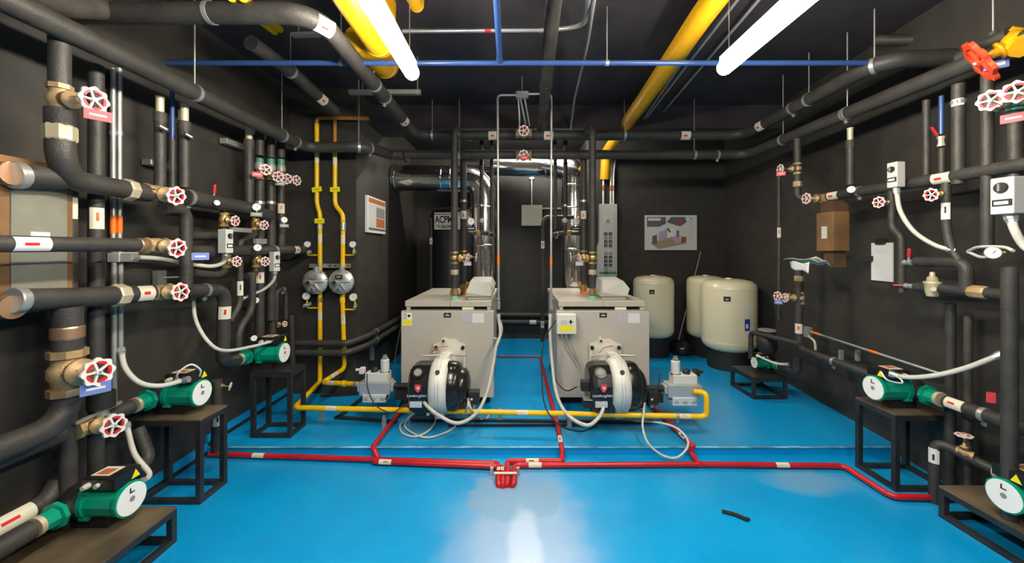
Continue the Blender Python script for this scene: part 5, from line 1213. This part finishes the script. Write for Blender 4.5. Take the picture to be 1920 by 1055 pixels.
c = A(190, 742, -2.15); MB().lathe(c - V((0, 0, 0.06)), (0, 0, 1), [(0, 0.055), (0.08, 0.055)], 'blackmatte', 20).build('body', t); MB().lathe(c - V((0, 0, 0.10)), (0, 0, 1), [(0, 0.03), (0.04, 0.03)], 'galv', 12).build('fitting', t); MB().bar(c - V((0, 0.12, 0.09)), c - V((0, -0.1, 0.07)), 0.014, 0.014, 'galv').build('tie_bolt', t)

# ================================================================== RIGHT WALL
XR = 2.6
d = vz(1495, 2.52)
pipe('insulated_pipe', 'black riser at the far end of the right wall dropping from the overhead pipe', [V((W(1495, 0, d).x, d, 2.56)), W(1495, 372, d), A(1520, 371, XR)], 0.037, 'foam', 0.07, unions=[(W(1495, 345, d), 0.05, 'bronze', 1.2)])
valve('bronze valve with a red tag at the top of the far right riser', W(1495, 316, d), (0, 0, 1), W(1463, 317, d), 0.037, 0.042, 'bronze', tagc='red_tag', tagpos=(0, -0.01, -0.03), group='handwheel valves')
pipe('insulated_pipe', 'black header along the right wall at shoulder height', [A(1555, 368, XR), A(1700, 345, XR), V((XR, 1.7, 1.975))], 0.042, 'foam', 0.05, marks=[A(1567, 368, XR), A(1772, 328, XR)], mark_len=0.10, clamps=[A(1612, 358, XR)])
valve('bronze valve at the far end of the right header', A(1541, 372, XR), (0, 1, 0), A(1512, 372, 2.46), 0.040, 0.045, 'bronze', group='handwheel valves')
gauge('small round gauge on the far part of the right header', A(1596, 355, 2.52), (-0.6, -0.8, 0), 0.026, stem=[A(1606, 355, 2.58)])
capped(1594, 2.6, 240, 263, 347, 0.033, 'black pipe with a copper cap rising from the right header')
d = vz(1461, 2.66)
pipe('insulated_pipe', 'thin black riser nearest the cream tanks on the right wall', [W(1461, 325, d), W(1461, 600, d)], 0.022, 'foam', marks=[W(1456, 436, d)], mark_len=0.10)
d = vz(1498, 2.62)
pipe('insulated_pipe', 'black drop below the papers on the right wall turning to the right wall pump', [W(1498, 500, d), W(1498, 654, d), V((2.62, 2.79, 0.62))], 0.042, 'foam', 0.1, unions=[(W(1498, 522, d), 0.05, 'bronze', 1.15)], marks=[W(1485, 615, d)], clamps=[A(1560, 676, 2.6)])
valve('bronze valve with its wheel and a blue tag on the far right drop', W(1500, 558, d), (0, 0, 1), W(1472, 558, d), 0.042, 0.040, 'bronze', tagc='blue_tag', tagpos=(-0.06, 0.0, -0.03), group='handwheel valves')
valve('second red and white wheel just left of the far right drop valve', W(1478, 556, d + 0.12), (0, 0, 1), W(1458, 555, d + 0.1), 0.024, 0.044, 'bronze', group='handwheel valves')
# heat exchanger right
t = thing('heat_exchanger', 'brown cased plate heat exchanger on the right wall', 'heat exchanger', (2.62, 3.12, 1.4), world=True)
MB().box((2.53, 3.05, 1.53), (2.66, 3.22, 1.845), 'brown_case').build('case', t, 0.004)
MB().box((2.56, 3.08, 1.40), (2.66, 3.18, 1.53), 'brown_case_dark').build('lower_case', t); MB().box((2.54, 3.06, 1.845), (2.66, 3.19, 1.93), 'brown_case_dark').build('upper_case', t)
MB().box((2.524, 3.11, 1.63), (2.53, 3.16, 1.73), 'box_grey').build('rating_label', t)
MB().box((2.6, 3.1, 1.45), (2.90, 3.14, 1.49), 'blackmatte').build('support', t)
# papers
t = thing('loose_papers', 'crumpled sheets of paper resting on the pipe below the brown heat exchanger', 'papers', A(1510, 492, 2.55), world=True)
def sheet(nm, pts, m):
    mb = MB(); a, b, c_, d4 = [V(p) for p in pts]; n = 6; vs = []
    for i in range(n + 1):
        for j in range(n + 1):
            u, v_ = i / n, j / n; p = (a * (1 - u) + b * u) * (1 - v_) + (d4 * (1 - u) + c_ * u) * v_
            vs.append(p + V((0, 0, 0.010 * math.sin(u * 7 + v_ * 3))))
    n1 = n + 1; mb.add(vs, [(i * n1 + j, (i + 1) * n1 + j, (i + 1) * n1 + j + 1, i * n1 + j + 1) for i in range(n) for j in range(n)], m, True)
    o = mb.build(nm, t); md = o.modifiers.new('solid', 'SOLIDIFY'); md.thickness = 0.0015; return o
sheet('sheet', [A(1468, 486, 2.6), A(1530, 482, 2.5), A(1558, 497, 2.62), A(1500, 492, 2.75)], 'cream')
sheet('sheet', [A(1481, 491, 2.45), A(1518, 492, 2.42), A(1516, 512, 2.42), A(1483, 502, 2.45)], 'paper')
sheet('sheet', [A(1515, 487, 2.5), A(1548, 489, 2.5), A(1560, 501, 2.58), A(1525, 493, 2.6)], 'poster_ground')
# clipboard
c0, c1 = V((xR(3.12) - 0.015, 3.12, 0)), V((xR(2.925) - 0.015, 2.925, 0)); zt_, zb_ = W(0, 455, 3.0).z, W(0, 527, 3.0).z
t = thing('clipboard', 'clipboard with a white sheet hanging on the right wall', 'clipboard', V((c0.x, 3.02, zb_)), world=True)
mb = MB(); mb.add([c0 + V((0, 0, zb_)), c1 + V((0, 0, zb_)), c1 + V((0, 0, zt_)), c0 + V((0, 0, zt_)), c0 + V((0.01, 0, zb_)), c1 + V((0.01, 0, zb_)), c1 + V((0.01, 0, zt_)), c0 + V((0.01, 0, zt_))], [(0, 3, 2, 1), (4, 5, 6, 7), (0, 1, 5, 4), (1, 2, 6, 5), (2, 3, 7, 6), (3, 0, 4, 7)], 'paper'); mb.build('board', t)
mm = (c0 + c1) / 2; MB().box((mm.x - 0.018, mm.y - 0.04, zt_ - 0.012), (mm.x + 0.004, mm.y + 0.04, zt_ + 0.035), 'blackmatte').build('clip', t, 0.004)
mb = MB()
for k in range(3):
    u = (c1 - c0); a = c0 + u * 0.15 + V((-0.001, 0, zt_ - 0.05 - k * 0.012)); mb.bar(a, a + u * 0.6, 0.002, 0.0008, 'grey_mid')
mb.build('written_lines', t)
# switch boxes on the right
switchbox('grey switch box with a black knob on the right header', A(1680, 328, 2.5), 0.065, 0.06, 0.165, -1.5)
hose('grey flexible conduit sagging from the right switch box', [A(1681, 356, 2.5), A(1688, 395, 2.5), A(1712, 432, 2.52), A(1750, 458, 2.56), A(1788, 470, 2.6)], 0.013)
c = A(1893, 367, 2.5)
t = switchbox('large white switch box at the right picture edge', c, 0.09, 0.09, 0.185, -1.5)
hose('pale flexible conduit under the large switch box at the right picture edge', [A(1895, 405, 2.5), A(1902, 430, 2.48), A(1920, 460, 2.5), A(1950, 480, 2.5)], 0.017)
hose('grey cable loop near the gauge at the right edge', [A(1815, 471, 2.6), A(1835, 463, 2.55), A(1880, 463, 2.5), A(1900, 470, 2.48)], 0.008, fit=False)
hose('second grey cable running from the right gauge to the pipes', [A(1815, 472, 2.6), A(1840, 482, 2.56), A(1860, 480, 2.5)], 0.008, fit=False)
gauge('round gauge at eye level near the right picture edge', A(1862, 474, 2.42), (-0.7, -0.7, 0), 0.030, stem=[A(1885, 473, 2.46)])
# drops from the right header
def rd(px, x=2.6): return vz(px, x)
dropvalve_ = valve('small brass valve left of the grey conduit under the right header', A(1670, 379, 2.6), (0, 0, 1), A(1648, 379, 2.5), 0.024, 0.038, 'brass', group='small brass valves')
pipe('insulated_pipe', 'black pipe stepping down right of the clipboard', [A(1672, 350, 2.6), A(1672, 428, 2.6), A(1690, 442, 2.6), A(1690, 548, 2.6)], 0.031, 'foam', 0.05)
valve('small brass valve under the white marker of the right header', A(1771, 362, 2.6), (0, 0, 1), A(1746, 365, 2.5), 0.026, 0.038, 'brass', group='small brass valves')
pipe('insulated_pipe', 'black pipe with a white marker dropping from the right header and curving right', [A(1774, 332, 2.6), A(1774, 430, 2.6), A(1785, 470, 2.6), A(1800, 492, 2.6)], 0.034, 'foam', 0.08, marks=[A(1767, 396, 2.58)], mark_bar='blackmatte', mark_base='paper', mark_len=0.10)
pipe('insulated_pipe', 'thin black upright on the right wall left of the small blue pipe', [A(1737, 188, 2.65), A(1737, 332, 2.65)], 0.028, 'foam')
pipe('blue_pipe', 'thin blue pipe on the right wall above a red levered valve', [A(1765, 180, 2.65), A(1765, 252, 2.65)], 0.013, 'blue_pipe', cat='blue pipe')
lever('ball valve with a red lever below the blue pipe on the right wall', A(1765, 265, 2.65), A(1746, 238, 2.6), 'bare_fitting', ax=(0, 0, 1), r=0.019)
pipe('insulated_pipe', 'black pipe below the red levered valve on the right wall', [A(1766, 278, 2.65), A(1766, 335, 2.65)], 0.026, 'foam')
d = rd(1797)
pipe('insulated_pipe', 'thick black upright with a steel clamp on the right wall', [W(1797, 158, d), W(1797, 345, d)], 0.045, 'foam', clamps=[W(1797, 192, d)], marks=[W(1792, 193, d)], mark_len=0.04, mark_bar='blackmatte', mark_base='paper')
d = rd(1851)
pipe('insulated_pipe', 'black upright right of the clamped pipe on the right wall', [W(1851, 140, d), W(1851, 480, d)], 0.040, 'foam')
d = rd(1903, 2.62)
pipe('insulated_pipe', 'black upright under the green bodied valve at the right edge', [W(1903, 205, d), W(1903, 330, d)], 0.042, 'foam')
valve('bronze valve with a scalloped wheel and red tag at the upper right edge', A(1893, 188, 2.58), (0, 1, 0), A(1857, 188, 2.42), 0.040, 0.050, 'bronze', tagc='red_tag', tagpos=tuple(A(1900, 216, 2.40) - A(1857, 188, 2.42)), group='handwheel valves')
valve('green bodied valve with a scalloped wheel at the upper right edge', A(1903, 190, 2.6), (0, 0, 1), A(1906, 172, 2.3), 0.040, 0.048, 'green_valve', group='handwheel valves')
c = A(1905, 78, 2.5)
t = valve('large orange red handwheel valve with a yellow body at the upper right corner', c, (0.3, 0.5, 0.5), A(1838, 115, 2.42), 0.052, 0.115, 'yellow_duct', main='handwheel_orange', pads=None, group='handwheel valves', spokes=4)
c = A(1868, 122, 2.5)
t = thing('actuator', 'small dark blue block with white print behind the large orange red wheel', 'tag', c, world=True)
MB().obox(c, (0.03, -0.03, 0), (0.006, 0.006, 0), (0, 0, 0.022), 'blue_tag').build('block', t, 0.003); MB().obox(c + V((-0.007, -0.007, 0)), (0.02, -0.02, 0), (0.001, 0.001, 0), (0, 0, 0.008), 'paper').build('print', t)
pipe('insulated_pipe', 'black pipe sloping up at the upper right corner behind the orange red wheel', [A(1800, 108, 2.5), A(1895, 62, 2.5)], 0.04, 'foam')
pipe('insulated_pipe', 'black pipe at the very top right edge hanging from the ceiling', [A(1862, 60, 2.6), A(1862, 95, 2.6)], 0.03, 'foam_old', rods=[A(1880, 60, 2.55)])
# mid right horizontals
lever('ball valve with an upright red lever right of the clipboard', A(1703, 492, 2.6), A(1705, 466, 2.58), 'galv', r=0.019)
pipe('insulated_pipe', 'short black horizontal pipe right of the upright red lever, turning down', [A(1718, 490, 2.6), A(1812, 492, 2.6), A(1812, 548, 2.6)], 0.035, 'foam', 0.06, unions=[(A(1722, 490, 2.6), 0.03, 'bare_fitting', 0.85)])
lever('ball valve with a level red lever under the clipboard', A(1706, 536, 2.6), A(1674, 534, 2.55), 'galv', r=0.019)
pipe('insulated_pipe', 'black horizontal pipe with a bronze tee below the eye level at right', [A(1718, 537, 2.6), A(1895, 553, 2.6)], 0.034, 'foam', unions=[(A(1836, 547, 2.6), 0.08, 'bronze', 1.25)])
t = thing('pressure_reducer', 'pale bell shaped pressure reducer standing in the right wall piping', 'valve', A(1748, 538, 2.58), world=True)
c = A(1748, 540, 2.58); MB().lathe(c - V((0, 0, 0.05)), (0, 0, 1), [(0, 0.026), (0.03, 0.034), (0.07, 0.036), (0.08, 0.042), (0.09, 0.042), (0.092, 0.028), (0.12, 0.022), (0.122, 0.014), (0.15, 0.012)], 'bare_fitting', 20).build('body', t); MB().cyl(c + V((-0.03, -0.03, 0.0)), c + V((-0.06, -0.06, 0.0)), 0.014, 'bare_fitting', 10).build('port', t)
# lower right uprights
d = rd(1893, 2.5)
pipe('insulated_pipe', 'thick black upright nearest the viewer on the right wall', [W(1893, 500, d), V((W(1893, 0, d).x, d, 0.181))], 0.046, 'foam', marks=())
d = rd(1782, 2.72)
pipe('insulated_pipe', 'black upright behind the tall right stand, left of two', [W(1782, 568, d), V((2.72, d, 0.02))], 0.038, 'foam')
d = rd(1815, 2.74)
pipe('insulated_pipe', 'black upright behind the tall right stand, right of two', [W(1815, 590, d), V((2.74, d, 0.02))], 0.030, 'foam_old')
pipe('insulated_pipe', 'black pipe from the right wall pump towards the viewer', [V((2.62, 2.33, 0.62)), V((2.62, 1.2, 0.62))], 0.042, 'foam', clamps=[A(1840, 775, 2.6)], marks=[A(1790, 757, 2.6)])
t = thing('tag', 'red tag standing on the pipe clamp in front of the right wall pump', 'tag', A(1860, 745, 2.6), world=True)
c = A(1858, 745, 2.58); MB().obox(c, (0.014, -0.010, 0), (0.001, 0.001, 0), (0, 0, 0.028), 'red_tag').build('plate', t); MB().bar(c - V((0, 0, 0.03)), c - V((0, 0, 0.1)), 0.02, 0.006, 'galv').build('post', t)
d = vz(1752, 2.56)
pipe('insulated_pipe', 'black pipe rising from the floor between the right stands, with a white marker', [V((2.56, d, 0.0)), V((2.56, d, 0.385)), V((2.66, 2.2, 0.32)), V((2.69, 2.12, 0.305))], 0.042, 'foam', 0.08, marks=[W(1743, 852, d)], mark_base='paper', mark_bar='blackmatte')
valve('small bronze valve with a pale wheel on top of the low right pipe', V((2.62, 2.235, 0.36)), (0.3, -0.5, -0.1), V((2.615, 2.235, 0.46)), 0.022, 0.036, 'bronze', pads='wheel_red', group='small brass valves')
# conduits low on the right wall
pipe('conduit', 'long thin conduit with orange bands low on the right wall', [A(1522, 622, 2.8), A(1765, 701, 2.8)], 0.010, 'galv', cat='conduit', bands=[(A(1528, 624, 2.8), 0.10, 'orange'), (A(1638, 660, 2.8), 0.07, 'orange')])
hose('thick pale flexible conduit rising right from the right wall pump', [W(1668, 700, 2.5), W(1700, 707, 2.45), W(1750, 704, 2.35), W(1810, 690, 2.25), W(1878, 664, 2.15)], 0.0145)
hose('white looped cable on the right wall pump', [W(1652, 697, 2.5), W(1664, 712, 2.45), W(1690, 718, 2.44), W(1688, 710, 2.46), W(1668, 700, 2.48)], 0.005, 'paper', 'cable', 'cable', False)
hose('short grey hose behind the far right drop', [A(1516, 630, 2.8), A(1527, 640, 2.76), A(1529, 655, 2.7)], 0.010, fit=False)
c = A(1514, 622, 2.83); t = thing('junction_box', 'small grey box at the far end of the banded conduit', 'junction box', c, world=True); MB().box(c + V((-0.02, -0.04, -0.05)), c + V((0.02, 0.04, 0.05)), 'galv_dull').build('box', t, 0.004)
for lb, px, x_ in (('left', 1577, 2.75), ('right', 1608, 2.86)):
    c = A(px, 666, x_); t = thing('wall_bracket', '%s of two pale brackets above the pipe to the right wall pump' % lb, 'bracket', c, world=True); MB().box(c + V((-0.015, -0.012, -0.045)), c + V((0.015, 0.012, 0.045)), 'galv').build('channel', t, 0.003)
# check valve body and pipes by the tanks
t = thing('check_valve', 'dark strainer body with a bronze band beside the nearest cream tank', 'valve', A(1437, 640, 2.55), world=True)
c = A(1438, 640, 2.55)
MB().lathe(c - V((0, 0, 0.12)), (0, 0, 1), [(0, 0.05), (0.05, 0.09), (0.15, 0.09), (0.19, 0.05)], 'blackmatte', 24).build('body', t)
MB().steps(c + V((0, 0, 0.07)), (0, 0, 1), [(0, 0.04), (0.04, 0.04)], 'bronze', 12).build('neck', t)
MB().steps(c + V((0, 0, 0.11)), (0, 0, 1), [(0, 0.08), (0.012, 0.08)], 'galv_dull', 24).build('cover', t)
pipe('insulated_pipe', 'black pipe loop around the dark strainer by the nearest cream tank', [A(1408, 672, 2.5), A(1408, 622, 2.5), A(1432, 628, 2.5), A(1500, 645, 2.5)], 0.028, 'foam', 0.06)
pipe('insulated_pipe', 'black pipe between the small platform pump and the far right drop', [V((2.66, 3.84, 0.365)), V((2.66, 3.62, 0.37)), V((2.64, 3.58, 0.55))], 0.04, 'foam', 0.07)
hose('pale flexible conduit of the small platform pump', [W(1420, 666, 3.9), W(1432, 672, 3.85), W(1455, 681, 3.75), W(1478, 683, 3.65)], 0.012)

# clean up helper flags
for o in bpy.data.objects:
    if '_w' in o: del o['_w']
    if o.get('group', 0) is None: del o['group']
